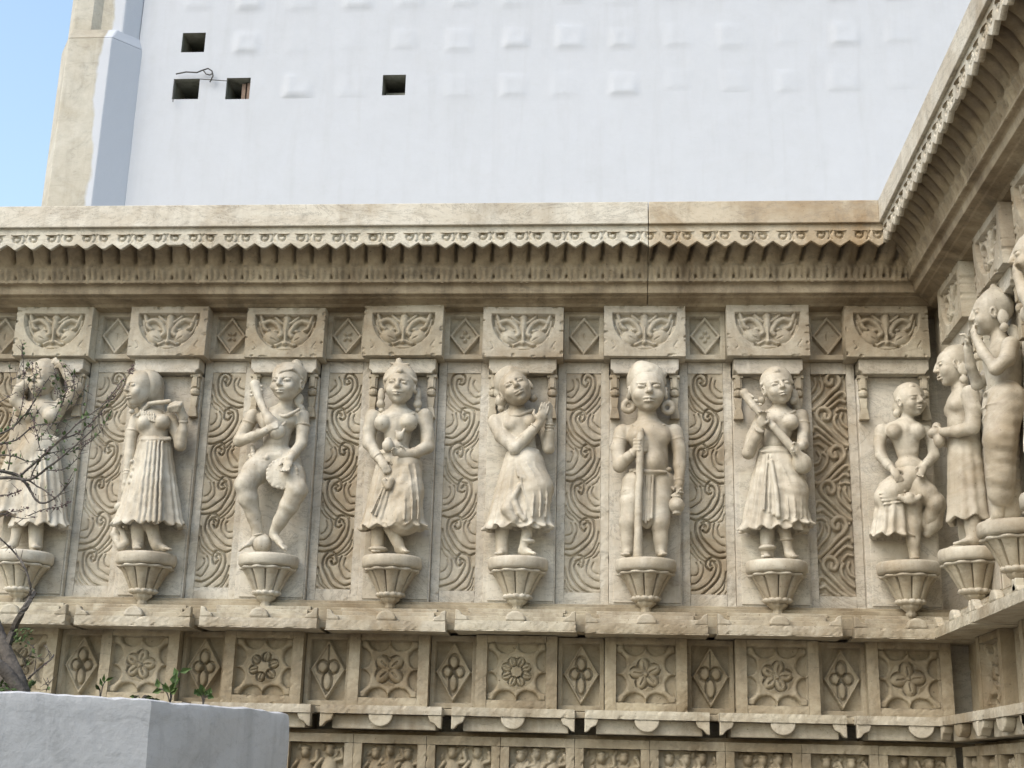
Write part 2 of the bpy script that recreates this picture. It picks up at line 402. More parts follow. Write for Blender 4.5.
def f_lozenge(kind, w, h):
    def fn(X, Z):
        a, b = w*.42, h*.46
        ins = (np.abs(X) < w*.44) & (np.abs(Z) < h*.475)
        q = np.abs(X)/a+np.abs(Z)/b
        K = np.where(q < 1, .017, 0)
        K = np.maximum(K, np.where(np.abs(q-.94) < .06, .021, 0))
        lob = [(.027, .0, .024, .026), (-.027, .0, .024, .026), (0, .046, .023, .034), (0, -.050, .020, .048)]
        if kind % 3 == 2: lob = [(.026, .012, .026, .030), (-.026, .012, .026, .030), (0, -.055, .022, .050)]
        for (lx, lz, la, lb) in lob:
            d = np.abs(np.sqrt(((X-lx)/la)**2+((Z-lz)/lb)**2)-1)*min(la, lb)
            K = K-np.where(q < .88, .010*np.clip(1-(d/.0052)**2, 0, 1)**.5, 0)
            K = K+np.where(q < .88, ell(X, Z, (lx, lz), la*.85, lb*.85, .005), 0)
        if kind % 3 == 2: K = K-np.where(q < .88, roll(X, Z, np.array([(0, b*.2), (0, b*.85)]), .004, .009), 0)
        for s in (-1, 1): K = np.maximum(K, ell(X, Z, (s*w*.41, 0), .010, .008, .016))
        return np.where(ins, -.046+K*2.0, 0.0)
    return fn

# ------------------------------------------------------------------ stone carving in the round: signed distances + surface nets
def surface_nets(D, org, h):
    neg = D < 0
    nx, ny, nz = D.shape
    c = np.zeros((nx-1, ny-1, nz-1), np.int8)
    for dx in (0, 1):
        for dy in (0, 1):
            for dz in (0, 1): c += neg[dx:nx-1+dx, dy:ny-1+dy, dz:nz-1+dz]
    act = (c > 0) & (c < 8); idx = np.full(act.shape, -1, np.int64); I = np.argwhere(act)
    idx[act] = np.arange(len(I)); S = np.zeros((len(I), 3)); N = np.zeros(len(I))
    ed = [((dx, dy, dz), ax) for ax in range(3) for dx in (0, 1) for dy in (0, 1) for dz in (0, 1) if (dx, dy, dz)[ax] == 0]
    for o, ax in ed:
        a = I+np.array(o); b = a.copy(); b[:, ax] += 1
        va = D[a[:, 0], a[:, 1], a[:, 2]]; vb = D[b[:, 0], b[:, 1], b[:, 2]]
        m = (va < 0) != (vb < 0); t = np.where(m, va/(va-vb+1e-20), 0)
        p = np.array(o, float)[None]+np.zeros((len(I), 3)); p[:, ax] += t
        S[m] += p[m]; N += m
    V = org+h*(I+S/N[:, None])
    Q = []
    for ax in range(3):
        o1, o2 = [(1, 2), (2, 0), (0, 1)][ax]
        sl = [slice(None)]*3; sl2 = [slice(None)]*3; sl[ax] = slice(0, -1); sl2[ax] = slice(1, None)
        a = neg[tuple(sl)]; b = neg[tuple(sl2)]
        for m, fl in ((a & ~b, 0), (~a & b, 1)):
            E = np.argwhere(m); E = E[(E[:, o1] > 0) & (E[:, o2] > 0) & (E[:, o1] < D.shape[o1]-1) & (E[:, o2] < D.shape[o2]-1)]
            if not len(E): continue
            def cell(d1, d2):
                q = E.copy(); q[:, o1] -= d1; q[:, o2] -= d2; return idx[q[:, 0], q[:, 1], q[:, 2]]
            f = np.stack([cell(1, 1), cell(0, 1), cell(0, 0), cell(1, 0)], 1)
            Q.append(f if fl == 0 else f[:, ::-1])
    F = np.vstack(Q); F = F[(F >= 0).all(1)]
    return V, F
class Carve:
    """a body of stone made of smoothly joined masses; positions come through conv(a, b, d)"""
    def __init__(s, conv, u): s.conv = conv; s.u = u; s.P = []
    def p(s, q): return s.conv(*q)
    def cone(s, a, ra, b, rb, k=6, cut=False, world=False):
        A = np.asarray(a, float) if world else s.p(a); B = np.asarray(b, float) if world else s.p(b)
        s.P.append(('c', A, B, ra*s.u, rb*s.u, k*s.u, cut)); return s
    def chain(s, pts, k=6):
        q = .87 if k == 6 and pts[0][3] > 14 else 1          # arms: a little leaner than the guide radii
        for a, b in zip(pts[:-1], pts[1:]): s.cone(a[:3], a[3]*q, b[:3], b[3]*q, k)
        return s
    def band(s, a, b, t, r, w=3.0):
        A, B = s.p(a), s.p(b); d = B-A; d /= np.linalg.norm(d)+1e-9; q = A+(B-A)*t
        t_ = np.cross(d, (0.1, 1, .2)); t_ /= np.linalg.norm(t_); n_ = np.cross(d, t_)
        return s.ell(q, (r, r, w*1.5), .8, np.stack([t_, n_, d]), False, True)
    def folds(s, pts, phis, r=3.4, tw=18):
        # raised folds of cloth that run along a limb: pts are (a, b, d, radius) of the limb
        for ph in phis:
            q = []
            for i, (a, b, d, R_) in enumerate(pts):
                f = R(ph+tw*(i-1)); q.append((a+R_*math.sin(f)*.98, b, d+R_*math.cos(f)*.98, r))
            P = [curve([p[:3] for p in q], 4)][0]
            for a, b in zip(P[:-1], P[1:]): s.cone(tuple(a), r, tuple(b), r, 2.5)
        return s
    def ball(s, c, r, k=6, cut=False): return s.ell(c, (r, r, r), k, None, cut)
    def ell(s, c, rad, k=6, axes=None, cut=False, world=False):
        C = np.asarray(c, float) if world else s.p(c)
        s.P.append(('e', C, np.array(rad, float)*s.u, np.eye(3) if axes is None else axes, k*s.u, cut)); return s
    def skirt(s, top, bot, wt, wb, dt, db, pleats=16, amp=3, ruffle=0, k=4, hollow=True, pw=1.25):
        s.P.append(('s', s.p(top), s.p(bot), wt*s.u, wb*s.u, dt*s.u, db*s.u, pleats, amp*s.u, ruffle*s.u, k*s.u, hollow, pw)); return s
    def mesh(s, h=.0042):
        lo = np.full(3, 9e9); hi = -lo
        for q in s.P:
            if q[-1] is True and q[0] != 's': continue
            if q[0] == 'c': r = max(q[3], q[4]); L = np.minimum(q[1], q[2])-r; U_ = np.maximum(q[1], q[2])+r
            elif q[0] == 'e': r = q[2].max(); L = q[1]-r; U_ = q[1]+r
            else:
                r = max(q[3:7])*1.15+.02; L = np.minimum(q[1], q[2])-r; U_ = np.maximum(q[1], q[2])+r
                L[2] = min(q[1][2], q[2][2])-.02; U_[2] = max(q[1][2], q[2][2])+.02
            lo = np.minimum(lo, L); hi = np.maximum(hi, U_)
        lo -= 3*h; hi += 3*h
        n = np.ceil((hi-lo)/h).astype(int)+1
        D = np.full(n, .06, np.float32)
        ax = [lo[i]+h*np.arange(n[i]) for i in range(3)]
        for q in s.P:
            kind = q[0]
            if kind == 'c': k = q[5]; cut = q[6]; r = max(q[3], q[4]); L = np.minimum(q[1], q[2])-r; U_ = np.maximum(q[1], q[2])+r
            elif kind == 'e': k = q[4]; cut = q[5]; r = q[2].max(); L = q[1]-r; U_ = q[1]+r
            else:
                k = q[10]; cut = False; r = max(q[3:7])*1.15+.02; L = np.minimum(q[1], q[2])-r; U_ = np.maximum(q[1], q[2])+r
                L[2] = min(q[1][2], q[2][2])-.02; U_[2] = max(q[1][2], q[2][2])+.02
            pad = k+2.5*h
            i0 = np.maximum(((L-pad-lo)/h).astype(int), 0); i1 = np.minimum(((U_+pad-lo)/h).astype(int)+2, n)
            if (i1 <= i0).any(): continue
            X = ax[0][i0[0]:i1[0], None, None]; Y = ax[1][None, i0[1]:i1[1], None]; Z = ax[2][None, None, i0[2]:i1[2]]
            if kind == 'c':
                A, B, ra, rb = q[1:5]; v = B-A; L2 = v@v+1e-12
                t = np.clip(((X-A[0])*v[0]+(Y-A[1])*v[1]+(Z-A[2])*v[2])/L2, 0, 1)
                d = np.sqrt((X-A[0]-t*v[0])**2+(Y-A[1]-t*v[1])**2+(Z-A[2]-t*v[2])**2)-(ra+(rb-ra)*t)
            elif kind == 'e':
                C, rad, E = q[1], q[2], q[3]; x, y, z = X-C[0], Y-C[1], Z-C[2]
                w = [(x*E[i, 0]+y*E[i, 1]+z*E[i, 2]) for i in range(3)]
                k0 = np.sqrt(sum((w[i]/rad[i])**2 for i in range(3))); k1 = np.sqrt(sum((w[i]/rad[i]**2)**2 for i in range(3)))+1e-9
                d = k0*(k0-1)/k1
                d = np.where(k0 < .3, -rad.min()*.7, d)
            else:
                _, T, B, wt, wb, dt, db, npl, amp, ruf, k, hollow, pw = q
                t = (T[2]-Z)/(T[2]-B[2]); tc = np.clip(t, 0, 1); tp = tc**pw
                cx = T[0]+(B[0]-T[0])*tc; cy = T[1]+(B[1]-T[1])*tc
                a = wt+(wb-wt)*tp; b = dt+(db-dt)*tp
                x, y = X-cx, Y-cy; rr = np.sqrt((x/a)**2+(y/b)**2)+1e-6; th = np.arctan2(y/b, x/a)
                rad = 1+(amp*tc**.7*np.cos(npl*th+1.1*np.sin(3*th))+ruf*np.clip((tc-.86)/.14, 0, 1)**2*(1.5+np.cos(npl*.9*th)))/np.maximum(a, b)
                scale = np.minimum(a, b)*.85
                d = (rr-rad)*scale
                zc = B[2]+.010*np.cos(npl*.7*th)*(ruf > 0)
                d = np.maximum(d, np.maximum(zc-Z, Z-T[2]))
                if hollow:
                    din = np.maximum((rr-rad)*scale+.018, Z-(B[2]+.07)); d = np.maximum(d, -din)
            S = D[i0[0]:i1[0], i0[1]:i1[1], i0[2]:i1[2]]
            if cut:
                d = -d; hh = np.clip(k-np.abs(S-d), 0, None)/max(k, 1e-6); S[...] = np.maximum(S, d)+hh*hh*k*.25
            else:
                hh = np.clip(k-np.abs(S-d), 0, None)/max(k, 1e-6); S[...] = np.minimum(S, d)-hh*hh*k*.25
        return surface_nets(D, lo, h)
    def build(s, name, mat, parent, origin, h=.0042):
        V, F = s.mesh(h)
        n = np.zeros_like(V)
        for q in range(9):
            k = rng.normal(0, 1, 3); k *= rng.uniform(35, 150)/np.linalg.norm(k); dr = rng.normal(0, 1, 3)
            n += np.sin(V@k+rng.uniform(0, 6.28))[:, None]*dr*.00042
        return obj(name, V+n-np.asarray(origin), F, mat, parent, True)
    # --- anatomy
    def head(s, c, a, b, yaw=0, roll_=0, pitch=0, ears=True, base=None):
        """c centre, a half width, b half height; yaw turns the face to the picture's right"""
        C = s.p(c); y, ro, pi_ = R(yaw), R(roll_), R(pitch)
        f = np.array([math.sin(y), -math.cos(y), 0.0]); r = np.array([math.cos(y), math.sin(y), 0.0]); u = np.array([0, 0, 1.0])
        if base is not None: f, r, u = base@f, base@r, base@u
        f, u = f*math.cos(pi_)+u*math.sin(pi_), u*math.cos(pi_)-f*math.sin(pi_)
        r, u = r*math.cos(ro)-u*math.sin(ro), u*math.cos(ro)+r*math.sin(ro)
        E = np.stack([r, f, u]); S = s.u
        W = lambda x, z, d: C+S*(r*x*a+u*z*b+f*d*a)
        eln = lambda q, rad, k=3, cut=False: s.ell(W(*q), (rad[0]*a, rad[1]*a, rad[2]*b), k, E, cut, True)
        con = lambda q1, r1, q2, r2_, k=2, cut=False: s.cone(W(*q1), r1*a, W(*q2), r2_*a, k, cut, True)
        eln((0, .12, -.08), (.95, 1.02, .86)); eln((0, -.34, .14), (.78, .76, .60), 8)
        eln((0, -.80, .50), (.26, .24, .16), 6)
        for t in (-1, 1):
            eln((t*.44, -.28, .58), (.34, .30, .27), 6)
            eln((t*.38, .06, .84), (.27, .14, .10), 3, True)
            eln((t*.38, .05, .80), (.235, .15, .085), 1)
            con((t*.60, .035, .86), .018, (t*.20, .02, .98), .018, .8, True)
            con((t*.62, .22, .70), .04, (t*.16, .22, .93), .05, 2.5)
            con((t*.28, -.47, .84), .05, (0, -.485, .99), .065, 1.5); con((t*.22, -.60, .82), .05, (0, -.610, .95), .07, 1.5)
            con((t*.30, -.525, .88), .020, (0, -.55, 1.03), .026, .8, True)
            con((t*.14, -.22, .96), .08, (t*.05, -.21, 1.02), .08, 2)
            if ears: eln((t*.97, -.06, -.08), (.14, .24, .30), 2); eln((t*1.02, -.04, -.02), (.08, .12, .18), 1.5, True)
        con((0, .20, .90), .10, (0, -.18, 1.10), .14, 3)
        s.W = W; s.E = E
        return W
    def hand(s, w, tip, side, size=16, curl=.5, fist=False, up=None):
        """w wrist, tip roughly where the fingertips point, side: which way the thumb leaves (in conv coordinates)"""
        size *= 1.14
        A = s.p(w); B = s.p(tip); d = B-A; L = np.linalg.norm(d); d /= L+1e-9
        T = s.p((w[0]+side[0], w[1]+side[1], w[2]+side[2]))-A; T -= d*(T@d); T /= np.linalg.norm(T)+1e-9
        n = np.cross(d, T); n /= np.linalg.norm(n)
        if up is not None and n@up < 0: n = -n
        S = s.u*size
        pal = A+d*S*.55
        ax = np.stack([T, n, d])
        s.ell(pal, (.42*size, .22*size, .6*size), 4, ax, False, True)
        for i, ln in enumerate((.62, .72, .68, .52)):
            o = T*S*(.30-.20*i)
            q0 = A+d*S*1.0+o; a1 = (.25+curl*1.2)
            q1 = q0+S*ln*.55*(d*math.cos(a1*.6)-n*math.sin(a1*.6)); q2 = q1+S*ln*.55*(d*math.cos(a1*1.7)-n*math.sin(a1*1.7))
            s.cone(q0, .115*size, q1, .105*size, 1, False, True); s.cone(q1, .105*size, q2, .085*size, 1, False, True)
        q0 = A+d*S*.35+T*S*.34; q1 = q0+S*.38*(T*.75+d*.6-n*.2); q2 = q1+S*.32*(d*.9+T*.1-n*.35)
        s.cone(q0, .15*size, q1, .12*size, 2, False, True); s.cone(q1, .12*size, q2, .095*size, 1, False, True)
        return s
    def foot(s, ankle, toe, size=16):
        A = s.p(ankle); B = s.p(toe); d = B-A; L = np.linalg.norm(d); d /= L
        h = np.cross(d, (0, 0, 1)); h /= np.linalg.norm(h)+1e-9; S = s.u*size
        s.cone(A, .42*size, A+d*L*.55-np.array([0, 0, .1*S]), .34*size, 5, False, True)
        s.cone(A-d*.2*S-np.array([0, 0, .25*S]), .34*size, A+d*.2*S-np.array([0, 0, .3*S]), .3*size, 5, False, True)
        for i in range(5):
            o = h*S*(.36-.18*i); e = 1-.06*abs(i-1)
            s.cone(A+d*L*.55+o*.8-np.array([0, 0, .12*S]), .15*size, A+d*L*e+o, (.14 if i else .17)*size, 2, False, True)
        return s

# ------------------------------------------------------------------ the setting
XR = 4.374                       # plane of the block fronts on the right wall (the left wall's is y = 0)
RZ = -math.pi/2                  # things on the right wall are turned to face the court
gnd = MB(); gnd.add([(-300, -300, -3.6), (300, -300, -3.6), (300, 300, -3.6), (-300, 300, -3.6)], [(0, 1, 2, 3)])
tag(gnd.build('ground', M_PAVE), kind='structure')
o = MB().box(-3.2, XR+.6, .20, .62, -3.6, .62).build('stone_wall', M_WALL)
tag(o, 'cream marble wall facing the viewer behind the row of statues', 'wall')
m = MB(); m.box(.6+.02, 5.0, .20, .62, -3.6, .62)
o = m.build('stone_wall', M_WALL, None, False, 0, (XR, .6, 0)); o.rotation_euler = (0, 0, RZ)
tag(o, 'cream marble side wall running towards the viewer on the right', 'wall')

WHO = ['statue behind the twigs', 'woman looking left', 'bent-kneed dancing man', 'crowned woman',
       'woman pressing her palms together', 'man holding a staff', 'woman playing an instrument', 'dancer nearest the corner']
RWHO = ['robed profile figure', 'figure with hands at its chin', 'figure cut by the photo edge']
RL = [.386, 1.023, 1.590]        # centres along the right wall
def on_right(o, lx): o.location = (XR, -lx, 0); o.rotation_euler = (0, 0, RZ); return o

# ---- cornice
PROF_MOULD = [(-.096, .372), (-.110, .366), (-.112, .350), (-.090, .346), (-.084, .338), (-.080, .300), (-.050, .297), (-.046, .288), (-.022, .283), (.0, .275), (.012, .262), (.055, .260), (.25, .260), (.25, .385)]
def rib_cove(x0, x1, m0, m1, slant, dx=.0058):
    nx = int((x1-x0)/dx); nt = 26
    V = []; per = .0902
    for i in range(nx+1):
        for j in range(nt+1):
            t = j/nt
            a = t*math.pi/2
            y = -.232+.142*math.sin(a)**.85*1.0; z = .565-.208*(1-math.cos(a))**.8 if t > 0 else .565
            x = x0+m0*y+(x1+m1*y-x0-m0*y)*i/nx
            q = ((x+slant*t)/per) % 1
            rib = math.sqrt(max(0, 1-(2*q-1)**2))
            dep = .034*rib*(1-t**3)-.034*(q < .12 or q > .95)*(t < .64)
            if t > .70:
                q2 = (x/.0301) % 1; dep += .019*math.sqrt(max(0, 1-(2*q2-1)**2))
                if t > .92: dep += .004
                q3 = (x/per+.5) % 1
                if abs(q3-.5) < .06 and t > .86: dep -= .020
            if .66 < t < .72: dep += .008*math.cos((x/per)*2*math.pi)
            dep += .0016*math.sin(31*x+9*t)+.0012*math.sin(77*x-14*t)
            V.append((x, y-dep*.75, z-dep*.45))
    n = nt+1; idx = np.arange((nx+1)*n).reshape(nx+1, n)
    F = np.stack([idx[:-1, :-1], idx[:-1, 1:], idx[1:, 1:], idx[1:, :-1]], -1).reshape(-1, 4)
    return np.array(V), F
def pendant_band(x0, x1, m0, m1):
    nx = int((x1-x0)/.0036); nz = 30; zt = .588; per = .0902
    x = np.linspace(x0-m0*.248, x1-m1*.248, nx+1)
    X = np.repeat(x[:, None], nz+1, 1); v = np.linspace(0, 1, nz+1)[None]
    q = (X/per) % 1; tri = np.abs(2*q-1)                # 1 at the notch, 0 at the tip
    jit = .0025*np.sin(3.1*X)+.0015*np.sin(11.7*X)
    ct = np.floor(X/per).astype(int)+200; lift = np.abs(rng.normal(0, .0022, 600)); lift[rng.random(600) < .06] += .011
    zb = np.maximum(.474+.031*tri, .474+lift[np.clip(ct, 0, 599)]*1.6)+jit*.5
    Z = zt-(zt-zb)*v
    cxk = (np.floor(X/per)+.5)*per; cell = np.floor(X/per).astype(int)
    sgn = np.where(cell % 2 == 0, 1, -1)
    dx = (X-cxk)*sgn; dz = Z-(.5325+jit)
    rr = np.hypot(dx, dz); th = np.arctan2(dz, dx)
    sp = np.abs(rr-(.0105+.009*((th-.6) % (2*math.pi))/(2*math.pi)))
    g1 = .011*np.clip(1-(sp/.0052)**2, 0, 1)**.5
    brk = np.abs(np.hypot(dx-.008, dz)-.035); g2 = np.where((dx > .024) & (np.abs(dz) < .022), .009*np.clip(1-(brk/.004)**2, 0, 1)**.5, 0)
    H = -g1-g2
    V = np.stack([X, -.248-H, Z], -1)
    B = V.copy(); B[..., 1] = -.226
    n = nz+1; idx = np.arange((nx+1)*n).reshape(nx+1, n); N0 = (nx+1)*n
    F = np.stack([idx[:-1, :-1], idx[:-1, 1:], idx[1:, 1:], idx[1:, :-1]], -1).reshape(-1, 4)
    Fb = (F+N0)[:, ::-1]
    Fe = np.stack([idx[:-1, -1], idx[:-1, -1]+N0, idx[1:, -1]+N0, idx[1:, -1]], -1)
    Fs = np.stack([idx[-1, :-1], idx[-1, 1:], idx[-1, 1:]+N0, idx[-1, :-1]+N0], -1)
    Fs0 = np.stack([idx[0, :-1], idx[0, :-1]+N0, idx[0, 1:]+N0, idx[0, 1:]], -1)
    return np.vstack([V.reshape(-1, 3), B.reshape(-1, 3)]), np.vstack([F, Fb, Fe, Fs, Fs0])
def cornice(x0, x1, m0, m1, slant, label, right=False, mat=None):
    mat = mat or M_FASCIA
    r = empty('cornice', (0, 0, 0), 0, label, 'cornice', 'eaves courses along the wall tops')
    top = [(-.266, .704), (-.266, .588), (-.222, .588), (-.222, .566), (.5, .566), (.5, .704)]
    MB().sweep(top, x0, x1, m0, m1, 40).build('fascia', mat, r, False, .004)
    V, F = pendant_band(x0, x1, m0, m1); obj('pendant_band', V, F, mat, r)
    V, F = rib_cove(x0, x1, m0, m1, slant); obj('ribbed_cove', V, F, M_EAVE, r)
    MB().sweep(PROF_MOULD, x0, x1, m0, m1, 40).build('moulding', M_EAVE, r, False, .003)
    if right: on_right(r, 0)
    return r
XJ = at(648.5, 225, -.26)[0]
cornice(-3.2, XJ-.0016, 0, 0, .02, 'long marble eave with zigzag fringe left of the vertical joint')
cornice(XJ+.0016, XR, 0, 1, .06, 'short browner marble eave between the vertical joint and the corner', False, M_FASCIA_BROWN)
cornice(0, 5.0, -1, 0, .03, 'marble eave running up along the top of the right wall', True)
# flat roof deck behind the eaves
o = MB().box(-3.2, XR+.4, .5, 3.2, .60, .698).build('roof_deck', M_BEIGE); tag(o, kind='structure')
o = MB().box(XR+.5, XR+4.5, -5, 3.2, .60, .698).build('roof_deck', M_BEIGE); tag(o, kind='structure')

# ---- carved blocks above the pilasters
def face_block(v):
    r = empty('carved_block')
    o = relief('block_body', .40, .261, .20, lambda X, Z: f_face(X, Z, v), M_CARVE, r, .0029, (0, 0, .1305))
    MB().box(-.185, .185, .012, .2, .2625, .278).build('top_strip', M_WALL, r, False, .004)
    return r
for i in range(8):
    r = face_block(i); r.location = (.6*i, .004*rng.normal(), .003*rng.normal()); r.rotation_euler = (0, 0, R(.5*rng.normal()))
    tag(r, 'carved marble block with a leafy mask above the '+WHO[i], 'carved block', 'mask blocks along the left wall')
    if i == 7: r.location = (4.172, .003, 0)
for k in range(3):
    r = face_block(k+3); on_right(r, RL[k])
    tag(r, 'carved marble block on the side wall above the '+RWHO[k], 'carved block', 'mask blocks along the right wall')
for i in range(-1, 7):
    o = relief('diamond_panel', .198, .252, .115, f_diamond(i+20, .205, .268), M_CARVE, None, .0028, (.6*i+.3, .082, .136))
    tag(o, None, 'diamond panel', 'diamond panels between the mask blocks')
    o['label'] = ['small diamond panel cut by the left photo edge below the eave', 'small diamond panel right of the mask block partly behind twigs', 'small stained diamond panel left of the mask over the dancing man',
                  'small diamond panel right of the mask over the dancing man', 'small diamond panel with flower right of the mask over the crowned woman', 'small diamond panel left of the mask over the man with a staff',
                  'small diamond panel right of the mask over the man with a staff', 'small diamond panel left of the mask block nearest the corner'][i+1]

# ---- pilasters that carry the statues
def pilaster():
    r = empty('pilaster')
    m = MB(); m.box(-.172, .172, .090, .199, -1.2, -.079); m.build('shaft', M_WALL, r, False, .004)
    MB().box(-.150, .165, .082, .0895, -1.19, -.56).build('shaft_step', M_WALL, r, False, .003)
    m = MB(); m.prism([(-.148, -.078), (.148, -.078), (.154, -.066), (.167, -.056), (.167, -.003), (-.167, -.003), (-.167, -.056), (-.154, -.066)], .032, .198)
    m.build('capital', M_WALL, r, False, .004)
    for s in (-1, 1):
        x = s*.146; m = MB()
        m.box(x-.026, x+.026, .052, .0895, -.094, -.0785); m.box(x-.020, x+.020, .060, .0895, -.150, -.0945)
        m.box(x-.012, x+.012, .052, .0598, -.145, -.090)
        m.lathe([(.008, -.19), (.021, -.182), (.024, -.168), (.020, -.155), (.010, -.150)], (x, .072, 0), 12)
        m.prism([(x-.014, -.245), (x+.014, -.245), (x+.019, -.192), (x-.019, -.192)], .062, .0895)
        m.prism([(x-.024, -.300), (x+.024, -.300), (x+.020, -.268), (x+.014, -.2455), (x-.014, -.2455), (x-.020, -.268)], .056, .0895)
        m.build('side_bracket', M_CARVE, r, False, .003)
    return r
p0 = pilaster()
for i in range(8):
    o = p0 if i == 0 else copy_tree(p0); o.location = (.6*i, .002*rng.normal() if i else 0, 0)
    tag(o, 'plain marble pilaster with small side brackets behind the '+WHO[i], 'pilaster', 'pilasters along the left wall')
for k in range(3):
    o = copy_tree(p0); on_right(o, RL[k]); tag(o, 'plain marble pilaster on the side wall behind the '+RWHO[k], 'pilaster', 'pilasters along the right wall')

# ---- upright scroll panels between the pilasters
SCL = ['upright scroll panel mostly behind the shrub at the left photo edge', 'upright vine scroll panel behind the twig tips, left of the pleated skirt woman', 'upright vine scroll panel between pleated skirt woman and dancing man',
       'upright vine scroll panel between dancing man and crowned woman', 'upright vine scroll panel between crowned woman and praying woman', 'upright vine scroll panel between praying woman and man with staff',
       'upright vine scroll panel between man with staff and instrument player', 'upright deep cut vine scroll panel right of the instrument player']
for i in range(-1, 7):
    o = empty('scroll_panel', (.6*i+.3, .121, -.5955)); W_, H_, pw, ph = .2535, 1.205, .172, 1.09
    m = MB(); m.rbox(-W_/2, -pw/2, 0, .078, -H_/2, H_/2, .02, .003); m.rbox(pw/2, W_/2, 0, .078, -H_/2, H_/2, .02, .003)
    m.rbox(-pw/2+.0003, pw/2-.0003, .0004, .078, -H_/2, -ph/2, .02, .003); m.rbox(-pw/2+.0003, pw/2-.0003, .0004, .078, ph/2, H_/2, .02, .003)
    m.build('slab', M_WALL, o)
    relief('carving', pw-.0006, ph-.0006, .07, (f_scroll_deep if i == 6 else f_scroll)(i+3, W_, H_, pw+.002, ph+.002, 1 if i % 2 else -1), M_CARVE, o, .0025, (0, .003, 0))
    tag(o, SCL[i+1], 'scroll panel', 'vine scroll panels between the pilasters')
for k in range(2):
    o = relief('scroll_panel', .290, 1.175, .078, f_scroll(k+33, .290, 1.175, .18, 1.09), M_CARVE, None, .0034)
    o.location = (XR+.121, -(RL[k]+RL[k+1])/2, -.608); o.rotation_euler = (0, 0, RZ)
    tag(o, 'upright scroll panel on the side wall right of the '+RWHO[k], 'scroll panel', 'vine scroll panels between the pilasters')

cs = empty('corner_slab', (XR, 0, 0), RZ, 'plain narrow marble slabs closing the inner corner on the side wall', 'corner slab')
MB().rbox(-.12, .184, .055, .199, .0, .262, .02, .003).build('upper_block', M_CARVE, cs)
MB().rbox(-.12, .212, .118, .199, -1.2, -.003, .02, .002).build('slab', M_WALL, cs)
MB().rbox(-.12, .194, .105, .199, -1.690, -1.353, .02, .003).build('lower_block', M_LOWER, cs)
for k in range(2):
    o = relief('diamond_panel', .234, .252, .115, f_diamond(k+51, .235, .268), M_CARVE, None, .003); o.location = (XR+.082, -(RL[k]+RL[k+1])/2, .136); o.rotation_euler = (0, 0, RZ)
    tag(o, 'diamond panel on the side wall, upper right of the '+RWHO[k], 'diamond panel', 'diamond panels between the mask blocks')
    o = relief('lozenge_panel', .250, .335, .075, f_lozenge(k, .22, .30), M_LOWER, None, .003); o.location = (XR+.112, -(RL[k]+RL[k+1])/2, -1.5215); o.rotation_euler = (0, 0, RZ)
    tag(o, 'lozenge panel on the side wall, low right of the '+RWHO[k], 'lozenge panel', 'lozenge panels between the flower panels')

# ---- corbels under the statues
def corbel():
    r = empty('corbel')
    MB().lathe([(.118, -.060), (.134, -.056), (.142, -.048), (.143, -.012), (.138, -.002), (.10, .0)], n=40).build('dish', M_STATUE, r, True)
    def petal(a, j): return 1+.11*abs(math.cos(5*a))**.6-.13*(abs(math.cos(5*a)) < .17)
    MB().lathe([(.052, -.184), (.058, -.172), (.074, -.136), (.092, -.098), (.108, -.074), (.116, -.0605)], n=144, mod=petal).build('petal_bowl', M_CARVE, r)
    MB().lathe([(.100, -.0745), (.124, -.073), (.131, -.067), (.124, -.0605)], n=72, mod=lambda a, j: 1+.06*math.cos(10*a)).build('petal_rim', M_STATUE, r, True)
    MB().lathe([(.044, -.194), (.056, -.190), (.066, -.181), (.060, -.170)], n=72, mod=lambda a, j: 1+.12*abs(math.cos(6*a))).build('lower_ring', M_STATUE, r, True)
    MB().lathe([(.006, -.252), (.018, -.246), (.024, -.234), (.020, -.224), (.030, -.216), (.044, -.204), (.047, -.192)], n=36, mod=lambda a, j: 1+.06*math.cos(8*a)).build('finial', M_CARVE, r, True)
    return r
CZT = -1.0; CY0 = .02
c0 = corbel()
for i in range(8):
    o = c0 if i == 0 else copy_tree(c0); o.location = (.6*i+.004*rng.normal(), CY0, CZT); o.rotation_euler = (0, 0, R(rng.uniform(-9, 9)))
    if i == 7: o.location = (4.205, .0, CZT)
    tag(o, 'petalled marble corbel under the '+WHO[i], 'corbel', 'corbels under the statues on the left wall')
for k in range(3):
    o = copy_tree(c0); o.location = (XR+CY0, -RL[k], CZT); o.rotation_euler = (0, 0, RZ+R(5*k))
    tag(o, 'petalled marble corbel on the side wall under the '+RWHO[k], 'corbel', 'corbels under the statues on the right wall')

# ---- hood ledges, flower panels, lozenge panels, lower ledges
def hood(w=.556):
    r = empty('hood_ledge')
    m = MB(); m.rbox(-w/2, w/2, -.090, .199, -1.346, -1.304); m.rbox(-w/2-.003, w/2+.003, -.096, .198, -1.352, -1.3465, .02, .003)
    m.build('slab', M_LEDGE, r)
    m = MB(); m.box(-w/2+.012, w/2-.012, -.050, .198, -1.3035, -1.279); m.box(-w/2+.06, w/2-.06, -.028, .198, -1.2785, -1.258); m.box(-w/2+.05, w/2-.05, -.006, .198, -1.2575, -1.240)
    m.build('upper_moulding', M_LEDGE, r, False, .003)
    m = MB(); a = np.linspace(0, math.pi, 12); m.prism([(.047*math.cos(t), -1.3038+.047*math.sin(t)**.9) for t in a], -.088, -.0525)
    m.build('knob', M_LEDGE, r, False, .008)
    for s in (-1, 1):
        pts = [(0, 0), (.060, 0), (.052, .018), (.030, .026), (.020, .044), (.0, .050)]
        if s < 0: q = [(-w/2+x, -1.3038+z) for x, z in pts]
        else: q = [(w/2-x, -1.3038+z) for x, z in pts][::-1]
        MB().prism(q, -.088, -.0525).build('corner_leaf', M_LEDGE, r, False, .005)
    return r
h0 = hood()
